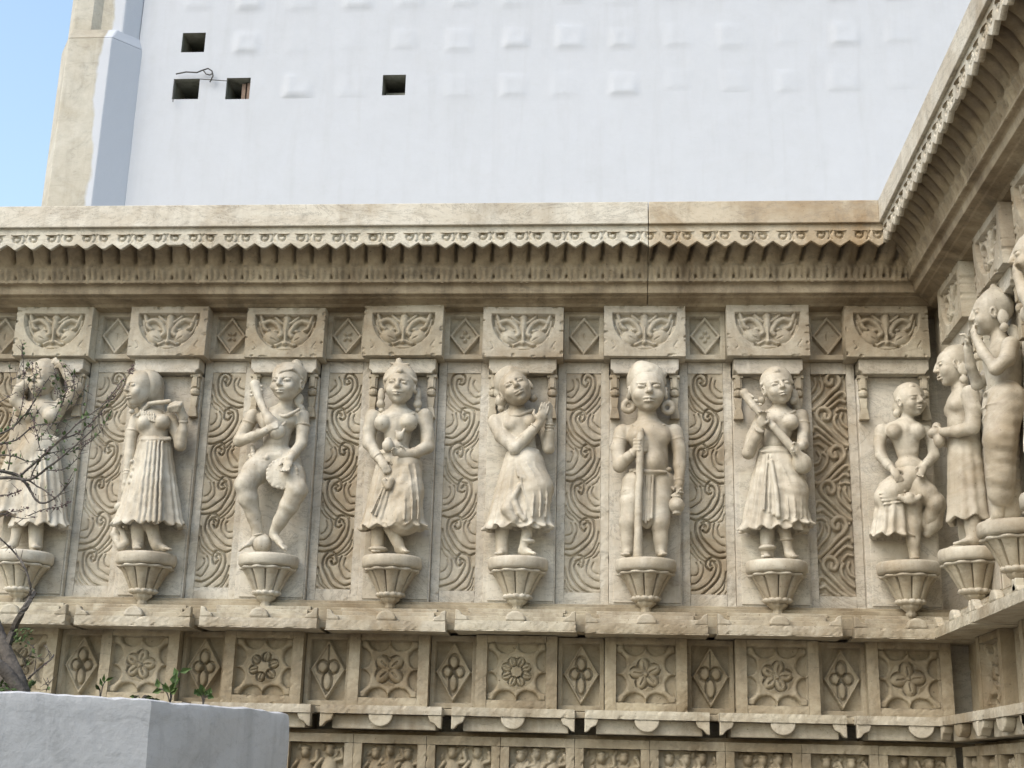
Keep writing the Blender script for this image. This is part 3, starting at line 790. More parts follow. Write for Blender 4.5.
def low_ledge(w=.556):
    r = empty('pendant_ledge')
    m = MB(); m.rbox(-w/2, w/2, -.098, .199, -1.730, -1.692); m.build('slab', M_LEDGE, r)
    m = MB(); m.box(-w/2+.05, w/2-.03, -.050, .198, -1.795, -1.7305); m.build('backing', M_LEDGE, r, False, .004)
    a = np.linspace(math.pi, 2*math.pi, 14)
    m = MB(); m.prism([(.056*math.cos(t), -1.7303+.054*math.sin(t)) for t in a], -.092, -.0505); m.build('round_pendant', M_LEDGE, r, False, .005)
    for s in (-1, 1):
        pts = [(0, 0), (0, -.060), (.014, -.056), (.030, -.038), (.052, -.028), (.060, -.012), (.062, 0)]
        q = [(-w/2+x, -1.7303+z) for x, z in pts] if s < 0 else [(w/2-x, -1.7303+z) for x, z in pts][::-1]
        MB().prism(q, -.092, -.0505).build('corner_pendant', M_LEDGE, r, False, .004)
    return r
l0 = low_ledge()
def flower_panel(kind):
    r = empty('flower_panel')
    m = MB(); m.rbox(-.190, -.1378, .056, .199, -1.690, -1.353); m.rbox(.1378, .190, .056, .199, -1.690, -1.353)
    m.rbox(-.1376, .1376, .058, .199, -1.386, -1.353); m.rbox(-.1376, .1376, .058, .199, -1.690, -1.649)
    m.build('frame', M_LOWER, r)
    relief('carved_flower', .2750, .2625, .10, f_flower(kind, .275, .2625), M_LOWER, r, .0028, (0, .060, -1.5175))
    return r
FL = ['behind the shrub trunk', 'rosette above the corner of the white planter', 'four petals above the right planter face', 'four petals below the crowned woman', 'open wavy blossom below the praying woman',
      'three side petals below the man with a staff', 'scalloped star below the instrument player', 'dark four petals below the dancer near the corner']
for i in range(8):
    r = flower_panel([3, 1, 0, 2, 5, 4, 1, 6][i]); r.location = (.6*i, .002*rng.normal(), 0)
    tag(r, 'square stone flower panel, '+FL[i], 'flower panel', 'square flower panels along the lower wall')
    if i == 7: r.location = (4.195, 0, 0)
    o = h0 if i == 0 else hood(); o.location = (.6*i+(.01 if i == 7 else 0), 0, .002*rng.normal())
    tag(o, 'moulded stone hood ledge with round knob below the '+WHO[i], 'ledge', 'hood ledges above the flower panels')
    o = l0 if i == 0 else low_ledge(); o.location = (.6*i, .002*rng.normal(), 0)
    tag(o, 'stone ledge with half round pendants, in line below the '+WHO[i], 'ledge', 'pendant ledges under the flower panels')
for k in range(3):
    r = flower_panel(k); on_right(r, RL[k]); tag(r, 'square carved panel on the side wall below the '+RWHO[k], 'flower panel', 'square flower panels along the right wall')
    o = copy_tree(h0); on_right(o, RL[k]); o.scale = (1.10, 1, 1); tag(o, 'stone hood ledge on the side wall below the '+RWHO[k], 'ledge', 'hood ledges along the right wall')
    o = copy_tree(l0); on_right(o, RL[k]); o.scale = (1.10, 1, 1); tag(o, 'pendant ledge on the side wall, in line below the '+RWHO[k], 'ledge', 'pendant ledges along the right wall')
LOZ = ['lozenge panel at the left photo edge', 'lozenge panel right of the shrub trunk', 'lozenge panel with four lobes above the planter corner', 'lozenge panel left of the flower panel below the crowned woman',
       'lozenge panel left of the flower panel below the praying woman', 'lozenge panel right of the flower panel below the praying woman', 'lozenge panel right of the flower panel below the man with a staff', 'lozenge panel right of the flower panel below the instrument player']
for i in range(0, 7):
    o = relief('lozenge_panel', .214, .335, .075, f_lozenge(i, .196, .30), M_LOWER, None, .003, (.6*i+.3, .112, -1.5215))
    tag(o, 'recessed tall stone '+LOZ[i+1], 'lozenge panel', 'lozenge panels between the flower panels')
# continuous string courses that close the joints between ledges
for (z0, z1, y) in ((-1.342, -1.308, -.02), (-1.24, -1.2035, .035), (-1.727, -1.697, -.03), (-1.81, -1.7955, .06)):
    pass
sc = empty('string_course', (0, 0, 0), 0, 'recessed stone courses joining the ledges across the facing wall', 'string course')
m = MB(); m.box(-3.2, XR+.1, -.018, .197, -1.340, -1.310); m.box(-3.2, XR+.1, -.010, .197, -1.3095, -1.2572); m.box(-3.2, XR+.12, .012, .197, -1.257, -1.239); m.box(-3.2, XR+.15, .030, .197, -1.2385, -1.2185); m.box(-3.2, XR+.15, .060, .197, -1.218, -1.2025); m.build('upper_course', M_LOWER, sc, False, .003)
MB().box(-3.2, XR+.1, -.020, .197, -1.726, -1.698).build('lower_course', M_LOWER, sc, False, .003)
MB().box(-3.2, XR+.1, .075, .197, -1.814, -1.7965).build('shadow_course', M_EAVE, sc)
sc = empty('string_course', (XR, 0, 0), RZ, 'recessed stone courses joining the ledges along the side wall', 'string course')
m = MB(); m.box(.02, 5, -.018, .197, -1.340, -1.310); m.box(.02, 5, -.010, .197, -1.3095, -1.2572); m.box(.0, 5, .012, .197, -1.257, -1.239); m.box(-.02, 5, .030, .197, -1.2385, -1.2185); m.box(-.02, 5, .060, .197, -1.218, -1.2025); m.build('upper_course', M_LOWER, sc, False, .003)
MB().box(.03, 5, -.020, .197, -1.726, -1.698).build('lower_course', M_LOWER, sc, False, .003)
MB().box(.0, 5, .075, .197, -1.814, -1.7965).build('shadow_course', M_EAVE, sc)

# ---- lowest frieze: framed panels of little figures, only their tops in view
def f_folk(seed, w, h):
    r2 = random.Random(seed); fig = []
    n = r2.choice([2, 2, 3])
    for k in range(n):
        x = (-.5+(k+.5)/n)*w*.9+r2.uniform(-.012, .012); top = r2.uniform(.0, .018)
        fig.append((x, h/2-.030-top, r2.uniform(-.3, .3)))
    leaves = [(r2.uniform(-w*.45, w*.45), h/2-r2.uniform(.01, .08), r2.uniform(.008, .016)) for _ in range(9)]
    def fn(X, Z):
        K = np.zeros_like(X)
        for (x, z, a) in leaves: K = np.maximum(K, ell(X, Z, (x, z), .018, .010, .012, a*90))
        for (x, z, a) in fig:
            K = np.maximum(K, ell(X, Z, (x, z), .021, .025, .034))
            K = np.maximum(K, ell(X, Z, (x, z+.02), .024, .012, .03)); K = np.maximum(K, ell(X, Z, (x, z-.085), .040, .062, .032))
            K = np.maximum(K, roll(X, Z, curve([(x-.035, z-.04), (x-.062, z-.08), (x-.035, z-.115)], 6), .012, .028))
            K = np.maximum(K, roll(X, Z, curve([(x+.035, z-.04), (x+.062+a*.03, z-.03), (x+.055, z+.005)], 6), .012, .028))
            K = np.maximum(K, ell(X, Z, (x, z-.20), .055, .07, .03))
        return K
    return fn
FX0 = at(317, 755, .02)[0]; FP = (at(883.5-271.5, 755, .02)[0]-FX0)/4
nfp = 0
def frieze_panel(seed, loc, rz, w, label):
    r = empty('frieze_panel', loc, rz, label, 'frieze panel', 'little figure panels along the lowest frieze')
    m = MB(); h = .40; f = .040
    m.rbox(-w/2, w/2, 0, .18, -f, 0); m.rbox(-w/2, -w/2+f, .001, .18, -h, -f-.0005); m.rbox(w/2-f, w/2, .001, .18, -h, -f-.0005); m.rbox(-w/2, w/2, 0, .18, -h-f, -h-.0005)
    m.build('frame', M_LOWER, r)
    iw = w-2*f-.001; ih = h-f-.001
    relief('carved_figures', iw, ih, .10, f_folk(seed, iw, ih), M_LOWER, r, .0035, (0, .050, -(h+f)/2))
    return r
FW_ = ['white planter edge', 'dark joint below the crowned woman']
k = 0; xs = []
x = FX0-FP*1.5
while x+FP*.5 < XR+.02:
    xs.append(x+FP*.5); x += FP
ORD = ['first', 'second', 'third', 'fourth', 'fifth', 'sixth', 'seventh', 'eighth', 'ninth', 'tenth', 'eleventh', 'twelfth']
xs = [x for x in xs if x > 1.35]
for k, x in enumerate(xs):
    frieze_panel(100+k, (x, .0, -1.816), 0, FP-.0012, 'bottom edge figure panel, '+ORD[k]+' in the row to the right of the white planter')
y = .16; k = 0
while k < 4:
    frieze_panel(140+k, (XR, -.20-.27*k, -1.816), RZ, .266, 'narrow bottom edge figure panel on the side wall, '+ORD[k]+' from the corner'); k += 1

# ------------------------------------------------------------------ the tower behind
def tower():
    r = empty('tower', (2, 3, .6), 0, 'tall windowless whitewashed tower with square putlog holes behind the eaves', 'tower')
    T = 3.0
    holes = []
    for (a, b, c, d_) in ((183, 33, 204, 52), (174, 79, 198, 99), (227, 78, 249, 99), (383, 75, 405, 95)):
        p1 = at(a, b, T); p2 = at(c, d_, T); p3 = at(a, d_, T); holes.append((min(p1[0], p3[0])+.0, p2[0], p2[2], p1[2]))
    x0 = -.96; xs = set(np.round(np.arange(x0, 6.3, .026), 4)); zs = set(np.round(np.arange(.5, 4.4, .026), 4))
    for hx0, hx1, hz0, hz1 in holes: xs |= {round(hx0, 4), round(hx1, 4)}; zs |= {round(hz0, 4), round(hz1, 4)}
    xs |= {6.8, 7.6, 9.0, 11.0}; zs |= {5.0, 6.0, 7.5, 9.0, -3.6, -1.0}
    xs = np.array(sorted(xs)); zs = np.array(sorted(zs))
    X, Z = np.meshgrid(xs, zs)
    H = .003*lownoise(X, Z, 1.4)+.0012*lownoise(X, Z, 7)
    gx = -.535; st = .4265; rr_ = random.Random(5)
    for row, zc in enumerate((3.185, 3.585, 3.985)):
        for k in range(0, 14):
            xc = gx+st*k
            if any(a-.1 < xc < b+.1 and c-.1 < zc < d_+.1 for a, b, c, d_ in holes): continue
            if xc < .1 and row == 0: continue
            w = rr_.uniform(.105, .135); d = np.maximum(np.abs(X-xc-.04-rr_.uniform(-.02, .02)), np.abs(Z-zc-rr_.uniform(-.02, .02))*1.05)
            dep = rr_.choice([.006, .009, .012, .015, .019, .023, .028])
            sk = np.clip(.5-(X-xc-.04)*rr_.uniform(.5, 3.5)-(Z-zc)*rr_.uniform(1.5, 4), 0, 1)
            H = H+sk*dep*.75*np.clip((w-d)/.05, 0, 1)-sk*dep*.5*np.clip((w-.05-d)/(.10+rr_.uniform(0, .05)), 0, 1)
    V = np.stack([X, T-H, Z], -1).reshape(-1, 3)
    idx = np.arange(len(zs)*len(xs)).reshape(len(zs), len(xs))
    cx = (xs[:-1]+xs[1:])/2; cz = (zs[:-1]+zs[1:])/2; CXm, CZm = np.meshgrid(cx, cz); keep = np.ones(CXm.shape, bool)
    for a, b, c, d_ in holes: keep &= ~((CXm > a) & (CXm < b) & (CZm > c) & (CZm < d_))
    F = np.stack([idx[:-1, :-1], idx[:-1, 1:], idx[1:, 1:], idx[1:, :-1]], -1)[keep].reshape(-1, 4)
    o = obj('whitewashed_wall', V-np.array((2, 3, .6)), F, M_PLASTER, r, True)
    for n, (a, b, c, d_) in enumerate(holes):
        m = MB(); e = .45; y0 = T-.012
        t = .03
        m.box(a-t, a, y0+.02, T+e, c-t, d_+t); m.box(b, b+t, y0+.02, T+e, c-t, d_+t)
        m.box(a+.0002, b-.0002, y0+.02, T+e, d_, d_+t); m.box(a+.0002, b-.0002, y0+.02, T+e, c-t, c)
        for k in range(len(m.V)): m.V[k] = tuple(np.array(m.V[k])-np.array((2, 3, .6)))
        q = m.build('putlog_hole', M_REVEAL, r)
        m = MB().box(a-.02-2, b+.02-2, T+e+.001-3, T+e+.02-3, c-.02-.6, d_+.02-.6); m.build('dark_back', M_DARK, q)
        if n == 2: MB().box(a+.11-2, a+.14-2, .06, .10, c-.6+.001, d_-.6-.02).box(a+.155-2, b-2-.004, .05, .09, c-.6+.001, d_-.6-.02).build('wooden_board', M_WOOD, q)
        if n == 3: MB().box(a+.01-2, b-.01-2, .12, .16, c-.6+.001, c+.085-.6).build('stone_filling', M_REVEAL, q)
    # body of the tower behind the wall
    MB().box(-.95-2, 9.0, .5, 6, -4.2, 8.4).build('tower_core', M_PLASTER, r)
    # corner buttress: bare stone with limewash running over its right part
    mt = stone('limewashed_buttress', (.47, .455, .41), (.38, .345, .28), .7, (.33, .32, .29), .5, .5, .8, .3, .1, .5)
    nt = mt.node_tree; b = nt.nodes['Principled BSDF']; src = b.inputs['Base Color'].links[0].from_socket
    geo = nt.nodes.new('ShaderNodeNewGeometry'); sep = nt.nodes.new('ShaderNodeSeparateXYZ'); nt.links.new(geo.outputs['Position'], sep.inputs[0])
    ns = noise(nt, geo.outputs['Position'], 2.4, 5, .6, (1, 1, .6))
    ad = nt.nodes.new('ShaderNodeMath'); ad.operation = 'MULTIPLY_ADD'; ad.inputs[1].default_value = .22
    nt.links.new(ns, ad.inputs[0]); nt.links.new(sep.outputs[0], ad.inputs[2])
    e = -1.165+.11
    mr = nt.nodes.new('ShaderNodeMapRange'); mr.inputs[1].default_value = e-.012; mr.inputs[2].default_value = e+.012; nt.links.new(ad.outputs[0], mr.inputs[0])
    # slight drift of the paint edge with height
    c = mixc(nt, mr.outputs[0], src, (.485, .515, .57)); nt.links.new(c, b.inputs['Base Color'])
    zt = at(62, 45, 2.9)[2]
    def prism_plan(pl, z0, z1, top=None):
        n = len(pl); tp = top or pl
        V = [(x-2, y-3, z0-.6) for x, y in pl]+[(x-2, y-3, z1-.6) for x, y in tp]
        return V, [tuple(range(n))[::-1], tuple(range(n, 2*n))]+[(i, (i+1) % n, (i+1) % n+n, i+n) for i in range(n)]
    A = [(-1.60, 3.3), (-1.60, 3.02), (-1.455, 2.80), (-1.105, 2.80), (-.925, 3.0), (-.925, 3.3)]
    V, F = prism_plan(A, -3.6, zt); obj('buttress', V, F, mt, r, False, .008)
    Bp = [(-1.565, 3.3), (-1.565, 3.02), (-1.45, 2.835), (-1.30, 2.835), (-1.24, 2.88), (-1.06, 2.88), (-.965, 3.0), (-.965, 3.3)]
    V, F = prism_plan(Bp, zt, 9.0); obj('upper_buttress', V, F, mt, r, False, .012)
    Am = [(x+(0 if k in (0, 5) else 0), y) for k, (x, y) in enumerate(A)]
    V, F = prism_plan(A, zt+.0, zt+.10, [(-1.565, 3.3), (-1.565, 3.02), (-1.45, 2.83), (-1.09, 2.85), (-.96, 3.0), (-.96, 3.3)]); obj('buttress_shoulder', V, F, mt, r, False, .01)
    return r
tower()
# a loose bent wire that hangs from the putlog holes
m = MB(); T = 2.965
m.tube([at(*q, T) for q in ((176, 74), (186, 72), (197, 72.5), (203, 70), (208, 68.5), (212, 71), (213, 76), (210, 82))], .006, 5)
m.tube([at(*q, T) for q in ((203, 70), (206, 74), (210, 75), (213, 73))], .005, 5)
m.tube([at(*q, T) for q in ((199, 79), (214, 80), (228, 81))], .0035, 5)
m.tube([at(*q, T) for q in ((175, 80), (173.5, 90), (173, 102))], .004, 5)
tag(m.build('wire', M_WIRE), 'thin bent wire hanging on the white tower between two holes', 'wire')

# ------------------------------------------------------------------ planter, shrub, weeds
zp = CZ+.15
A_ = np.array((1.469, -3.250)); B_ = np.array((1.744, -3.028)); C_ = np.array((1.942, -2.443))
d1 = (A_-B_)/np.linalg.norm(A_-B_); P0 = B_+d1*1.75
nrm = np.array((-d1[1], d1[0])); nrm = nrm if nrm[1] > 0 else -nrm
D_ = C_+np.array((-.42, .75)); E_ = D_+np.array((-.95, .15)); G_ = P0+nrm*1.2
plan = [P0, A_, B_, C_, D_, E_, G_]
pr = empty('planter', (1.2, -2.5, -3.6), 0, 'rough whitewashed masonry planter in the lower left foreground', 'planter')
off = np.array((1.2, -2.5, -3.6))
def planter_mesh():
    # walls subdivided and roughened by hand trowel marks; rim 9 cm wide; soil sits inside
    V = []; F = []
    cen = np.mean(plan, 0)
    loop = []
    for i in range(len(plan)):
        a, b = plan[i], plan[(i+1) % len(plan)]; n = max(2, int(np.linalg.norm(b-a)/.022))
        for t in range(n): loop.append(a+(b-a)*t/n)
    loop = np.array(loop); n = len(loop)
    # round the corners a little
    inn = loop+(cen-loop)*(.09/np.linalg.norm(cen-loop, axis=1))[:, None]
    zs = list(np.linspace(-3.6, zp-.5, 6))+list(np.linspace(zp-.48, zp-.014, 22))
    rows = []
    for z in zs: rows.append(np.column_stack([loop, np.full(n, z)]))
    s = np.arange(n)
    rim = .0016*np.sin(s*.21)+.0012*np.sin(s*.57+1)+rng.normal(0, .0012, n)
    rows.append(np.column_stack([loop+(cen-loop)*.004, zp-.002+rim])); rows.append(np.column_stack([loop+(cen-loop)*.02, zp+.002+rim]))
    rows.append(np.column_stack([inn, zp+rim*.6])); rows.append(np.column_stack([inn, np.full(n, zp-.12)]))
    G = np.array(rows)
    j = np.zeros(G.shape[:2])
    for k in range(7): j += rng.normal()*np.sin(G[..., 2]*rng.uniform(5, 40)+G[..., 0]*rng.uniform(-30, 30)+G[..., 1]*rng.uniform(-30, 30))
    nr = G[..., :2]-cen; nr /= np.linalg.norm(nr, axis=-1, keepdims=True)
    G[..., :2] += nr*(j*.0010)[..., None]
    idx = np.arange(G.shape[0]*n).reshape(G.shape[0], n); i2 = np.roll(idx, -1, 1)
    F = np.stack([idx[:-1], i2[:-1], i2[1:], idx[1:]], -1).reshape(-1, 4)
    return G.reshape(-1, 3), F, inn
V, F, inn = planter_mesh()
o = obj('planter_wall', V-off, F, M_PLANTER, pr, True); es = o.modifiers.new('crisp corner', 'EDGE_SPLIT'); es.split_angle = R(17)
soilV = [(x, y, zp-.035+.008*math.sin(9*x+4*y)) for x, y in inn]
obj('soil', np.array(soilV)-off, [tuple(range(len(soilV)))], M_SOIL, pr)

def wob(pts, amp, n=5):
    P = curve(pts, n); return P+rng.normal(0, amp, P.shape)*np.linspace(0.3, 1, len(P))[:, None]
SY = -2.74
sh = empty('shrub', tuple(at(18, 690, SY)-np.array((0, 0, .06))), 0, 'bare thorny shrub with few leaves and dry flower spikes in the planter', 'shrub')
so = np.array(sh.location)
S_ = lambda px, py, dy=0: at(px, py, SY+dy)
tr = MB()
tr.tube(curve([S_(22, 705, 0), S_(18, 680), S_(8, 655, .01), S_(-4, 625, .02), S_(-14, 590, .03)], 5), [.030, .028, .026, .024, .022, .021, .020, .019, .018, .018, .017, .017, .016, .016, .016, .015, .015, .015, .014, .014, .014], 9)
tr.tube(curve([S_(12, 705, .03), S_(4, 675, .04), S_(-8, 650, .05), S_(-24, 620, .06)], 5), .020, 8)
tr.tube(curve([S_(26, 700, -.02), S_(14, 682, -.03), S_(2, 668, -.04), S_(-12, 660, -.05)], 5), .016, 8)
tr.build('trunk', M_BARK, sh, True, 0, None)
bs = MB(); lv = MB(); bd = MB()
def leaf(p, d, L, w):
    d = np.asarray(d, float); d /= np.linalg.norm(d)+1e-9; s = np.cross(d, rng.normal(0, 1, 3)); s /= np.linalg.norm(s)+1e-9; u = np.cross(s, d)
    lv.add([p, p+d*L*.45+s*w, p+d*L, p+d*L*.45-s*w, p+d*L*.5+u*w*.35], [(0, 1, 4), (1, 2, 4), (2, 3, 4), (3, 0, 4)])
def bud(p, r):
    q = rng.normal(0, 1, 3); q /= np.linalg.norm(q); t = np.cross(q, rng.normal(0, 1, 3)); t /= np.linalg.norm(t); u = np.cross(q, t)
    bd.add([p+q*r*1.4, p+t*r, p+u*r, p-t*r, p-u*r, p-q*r*1.2], [(0, 1, 2), (0, 2, 3), (0, 3, 4), (0, 4, 1), (5, 2, 1), (5, 3, 2), (5, 4, 3), (5, 1, 4)])
def twig(pts, r0, r1, leaves=0, buds=0, thorn=True, dy=0.0):
    P = wob([S_(x, y, dy+rng.uniform(-.02, .02)) for x, y in pts], .0009)
    bs.tube(P, list(np.linspace(r0, r1, len(P))*.85), 5)
    for _ in range(leaves):
        k = rng.integers(1, len(P)); leaf(P[k], rng.normal(0, 1, 3)+np.array((.3, 0, .6)), rng.uniform(.010, .020), rng.uniform(.003, .006))
    for _ in range(int(buds*.6)):
        t = rng.uniform(.25, 1)*(len(P)-1); k = int(t); f = t-k; q = P[k]*(1-f)+P[min(k+1, len(P)-1)]*f
        bud(q+rng.normal(0, .0040, 3), rng.uniform(.0014, .0032))
    if thorn:
        for k in range(1, len(P)-1):
            if rng.random() < .55:
                q = P[k]+rng.normal(0, .012, 3); bs.tube([P[k], q], [.0012, .0005], 4)
    return P
main = [
 ([(-6, 470), (14, 474), (28, 480), (45, 470), (70, 450), (98, 424)], .0062, .0022, 14, 20),
 ([(-6, 478), (20, 479), (30, 490), (40, 503), (55, 498), (72, 480)], .0060, .0018, 4, 14),
 ([(20, 476), (36, 462), (60, 440), (82, 420), (104, 404), (122, 380)], .0045, .0014, 16, 40),
 ([(60, 440), (80, 432), (96, 418), (112, 398)], .0030, .0012, 8, 40),
 ([(-6, 436), (12, 428), (28, 410), (40, 392), (50, 376)], .0040, .0014, 14, 30),
 ([(-6, 445), (16, 440), (34, 426), (52, 424), (80, 416)], .0038, .0014, 10, 20),
 ([(28, 480), (44, 490), (58, 496), (76, 468)], .0030, .0012, 3, 8),
 ([(30, 482), (34, 470), (44, 456), (70, 448), (96, 436)], .0028, .0012, 10, 12),
 ([(-4, 516), (12, 512), (28, 508)], .0020, .0012, 0, 44),
 ([(-4, 496), (10, 494), (22, 490)], .0020, .0012, 0, 40),
 ([(28, 516), (42, 510), (58, 507), (70, 502)], .0018, .0010, 0, 60),
 ([(-4, 512), (20, 518), (38, 517)], .0018, .0010, 0, 10),
 ([(12, 430), (20, 414), (24, 390), (23, 360), (22, 342)], .0020, .0010, 6, 46),
 ([(24, 420), (32, 404), (34, 384), (32, 362)], .0022, .0010, 6, 34),
 ([(50, 428), (60, 408), (66, 390), (64, 368)], .0026, .0010, 12, 46),
 ([(66, 410), (74, 394), (72, 376), (60, 362)], .0022, .0010, 6, 44),
 ([(40, 450), (36, 430), (30, 412)], .0020, .0010, 6, 40),
 ([(8, 470), (10, 455), (4, 440)], .0026, .0010, 6, 16),
 ([(12, 395), (11, 380), (9, 366)], .0010, .0006, 2, 0),
 ([(0, 402), (10, 396), (16, 392)], .0014, .0008, 0, 8),
 ([(104, 404), (116, 396), (128, 376), (134, 364)], .0014, .0008, 0, 56),
 ([(70, 452), (84, 446), (100, 432), (110, 414)], .0020, .0010, 12, 30),
 ([(45, 470), (60, 470), (74, 462), (88, 440)], .0022, .0010, 8, 10),
 ([(-6, 455), (14, 456), (30, 462), (50, 458)], .0030, .0012, 8, 14),
]
for pts, r0, r1, nl, nb in main: twig(pts, r0, r1, nl, nb, True, rng.uniform(-.06, .06))
for _ in range(24):
    x0, y0 = rng.uniform(2, 88), rng.uniform(372, 486)
    if x0 > 60 and y0 > 455: continue
    a = rng.uniform(-.2, 1.9); L = rng.uniform(8, 24)
    twig([(x0, y0), (x0+L*.5*math.cos(a), y0-L*.5*math.sin(a)), (x0+L*math.cos(a+.2), y0-L*math.sin(a+.2))], .0014, .0007, rng.integers(0, 5), rng.integers(0, 14), True, rng.uniform(-.06, .06))
# the branch that rises past the ledge and the small side twigs low down
twig([(6, 650), (14, 628), (22, 612), (30, 600), (34, 592)], .013, .008, 0, 0, False)
twig([(30, 600), (30, 584), (24, 566), (14, 552), (2, 540), (-10, 530)], .0045, .002, 0, 6)
twig([(28, 679), (40, 668), (50, 660), (54, 655)], .0035, .0025, 0, 6, True)
twig([(24, 668), (30, 656), (34, 644)], .0018, .001, 3, 4)
twig([(50, 660), (48, 650), (46, 644)], .0012, .0008, 0, 4)
twig([(34, 672), (36, 658), (32, 648)], .0012, .0008, 4, 4)
twig([(46, 690), (49, 684), (47, 678)], .0015, .001, 2, 0)
for _ in range(46):
    q = S_(rng.uniform(14, 30), rng.uniform(628, 646), rng.uniform(-.02, .02)); leaf(q, rng.normal(0, 1, 3)+np.array((.2, 0, .3)), .016, .0035)
for _ in range(60):
    q = S_(rng.uniform(-4, 32), rng.uniform(684, 692), rng.uniform(-.05, .12)); leaf(q, rng.normal(0, .6, 3)+np.array((0, 0, .6)), .02, .005)
bs.build('branches', M_BARK, sh); tag(lv.build('leaves', M_LEAF, sh), kind='stuff'); tag(bd.build('dry_flowers', M_BUD, sh), kind='stuff')
for ch in sh.children: ch.matrix_parent_inverse = Matrix.Translation(-Vector(so))

def weed(px, py, spec, label, broad=.009):
    b = at(px, py, -2.62); w = MB(); st = MB()
    for (dx, dz, L) in spec:
        tip = b+np.array((dx, rng.uniform(-.02, .02), dz)); mid = (b+tip)/2+np.array((dx*-.15, 0, .01))
        P = curve([b, mid, tip], 5); st.tube(P, .0016, 4)
        d = tip-mid; d /= np.linalg.norm(d)
        for t in (.55, .8, 1.0):
            q = P[int(t*(len(P)-1))]; s = np.cross(d, (0, 1, 0)); dirn = d*.7+s*rng.uniform(-1, 1)+np.array((0, rng.uniform(-.3, .3), 0)); dirn /= np.linalg.norm(dirn)
            sd = np.cross(dirn, (0, 1, 0)); sd /= np.linalg.norm(sd)
            w.add([q, q+dirn*L*.4+sd*broad+np.array((0, -.004, 0)), q+dirn*L, q+dirn*L*.4-sd*broad+np.array((0, -.004, 0)), q+dirn*L*.45+np.array((0, .004, 0))], [(0, 1, 4), (1, 2, 4), (2, 3, 4), (3, 0, 4)])
    r = empty('weed_plant', tuple(b), 0, label, 'plant', 'weeds growing along the planter rim')
    for mb, nm, mt in ((st, 'stem', M_BARK), (w, 'leaves', M_LEAF)):
        o = mb.build(nm, mt, r); o.matrix_parent_inverse = Matrix.Translation(-Vector(b))
weed(170, 704, [(-.005, .055, .03), (.012, .085, .034), (-.03, .04, .028), (.0, .03, .035)], 'small green weed with upright leaves above the planter corner')
weed(203, 706, [(.0, .035, .024), (.012, .03, .02), (-.014, .028, .02)], 'tiny bright green weed on the right planter rim')
weed(100, 700, [(.010, .05, .026), (.0, .03, .02)], 'thin dark sprout left of the planter corner', .005)
weed(140, 702, [(-.02, .012, .024), (.02, .014, .026), (.03, .008, .02)], 'flat trailing weed close to the planter corner', .005)

# ------------------------------------------------------------------ statues
SLAB = .090
def back_statue(i, x0, y0, k, px_per_bay, label):
    u = .6/px_per_bay/k
    org = np.array((.6*i, CY0, CZT))
    if i == 7: org = np.array((4.205, .0, CZT))
    def conv(a, b, d):
        y = SLAB-d*u
        if b == 'g': p = at(x0+a/k, 550, y); return np.array((p[0], y, CZT+.016))-org
        if isinstance(b, tuple): p = at(x0+a/k, 550, y); return np.array((p[0], y, CZT+b[0]*u))-org
        return at(x0+a/k, y0+b/k, y)-org
    r = empty('statue', tuple(org), 0, label, 'statue', 'marble statues along the left wall')
    return r, conv, u
Z0 = np.zeros(3)
def part(r, conv, u, name, fn, mat=None, h=.0042):
    c = Carve(conv, u); fn(c); return c.build(name, mat or M_STATUE, r, Z0, h)
def earring(c, W, t, a, low=.62, r=.20):
    c.ell(W(t*1.05, -low, .02), (r*a, r*a*.6, r*a*1.1), 1, None, False, True); c.ell(W(t*1.05, -low-.33, .02), (r*a*.55, r*a*.5, r*a*.7), 1, None, False, True)
def beads(c, pts, r, n=14):
    P = curve(pts, 6); L = np.linspace(0, len(P)-1, n)
    for t in L:
        k = int(t); q = P[k]+(P[min(k+1, len(P)-1)]-P[k])*(t-k); c.ell(tuple(q), (r, r, r), .5)

# 1 the woman in the pleated skirt, face to the left, holding the edge of her veil
r, cv, u = back_statue(1, 100, 350, 2.954, 114, 'woman in long pleated skirt looking left, hand lifted to her shoulder')
def f(c):
    c.head((116, 114, 66), 39, 53, -38, 0, -4, ears=False)
    c.cone((128, 160, 45), 17, (142, 190, 42), 19)
    c.ell((155, 212, 42), (48, 36, 40), 12); c.cone((160, 235, 42), 40, (166, 280, 42), 36, 12); c.ell((166, 310, 42), (46, 36, 36), 10)
    c.ball((132, 216, 74), 21, 8); c.ball((184, 212, 72), 22, 8)
    c.chain([(108, 208, 40, 22), (94, 250, 42, 19), (88, 310, 46, 17), (80, 372, 52, 13), (76, 392, 54, 11)])
    c.hand((76, 392, 54), (66, 440, 54), (1, 0, .3), 22, .5)
    c.chain([(206, 200, 40, 22), (226, 240, 42, 20), (238, 282, 48, 18), (246, 240, 58, 15), (247, 200, 66, 12)])
    c.cone((247, 200, 66), 13, (238, 180, 74), 13); c.ell((226, 168, 78), (20, 16, 17), 5)
    for q in range(4): c.cone((240-q*10, 156+q*2, 82), 5.5, (234-q*9.5, 164+q*2, 93), 5.5, 2); c.cone((234-q*9.5, 164+q*2, 93), 5.5, (228-q*8, 180, 88), 5, 2)
    for t in (.80, .92): c.band((88, 310, 46), (80, 372, 52), t, 15)
    c.band((108, 208, 40), (94, 250, 42), .75, 20.5); c.band((246, 240, 58), (247, 200, 66), .7, 14.5); c.band((246, 240, 58), (247, 200, 66), .95, 14)
    c.cone((113, 500, 44), 20, (112, (22,), 44), 17); c.foot((112, (20,), 46), (108, 'g', 84), 24)
    c.cone((146, 505, 48), 20, (166, (24,), 56), 16); c.foot((168, (22,), 54), (212, 'g', 70), 24)
part(r, cv, u, 'body', f)
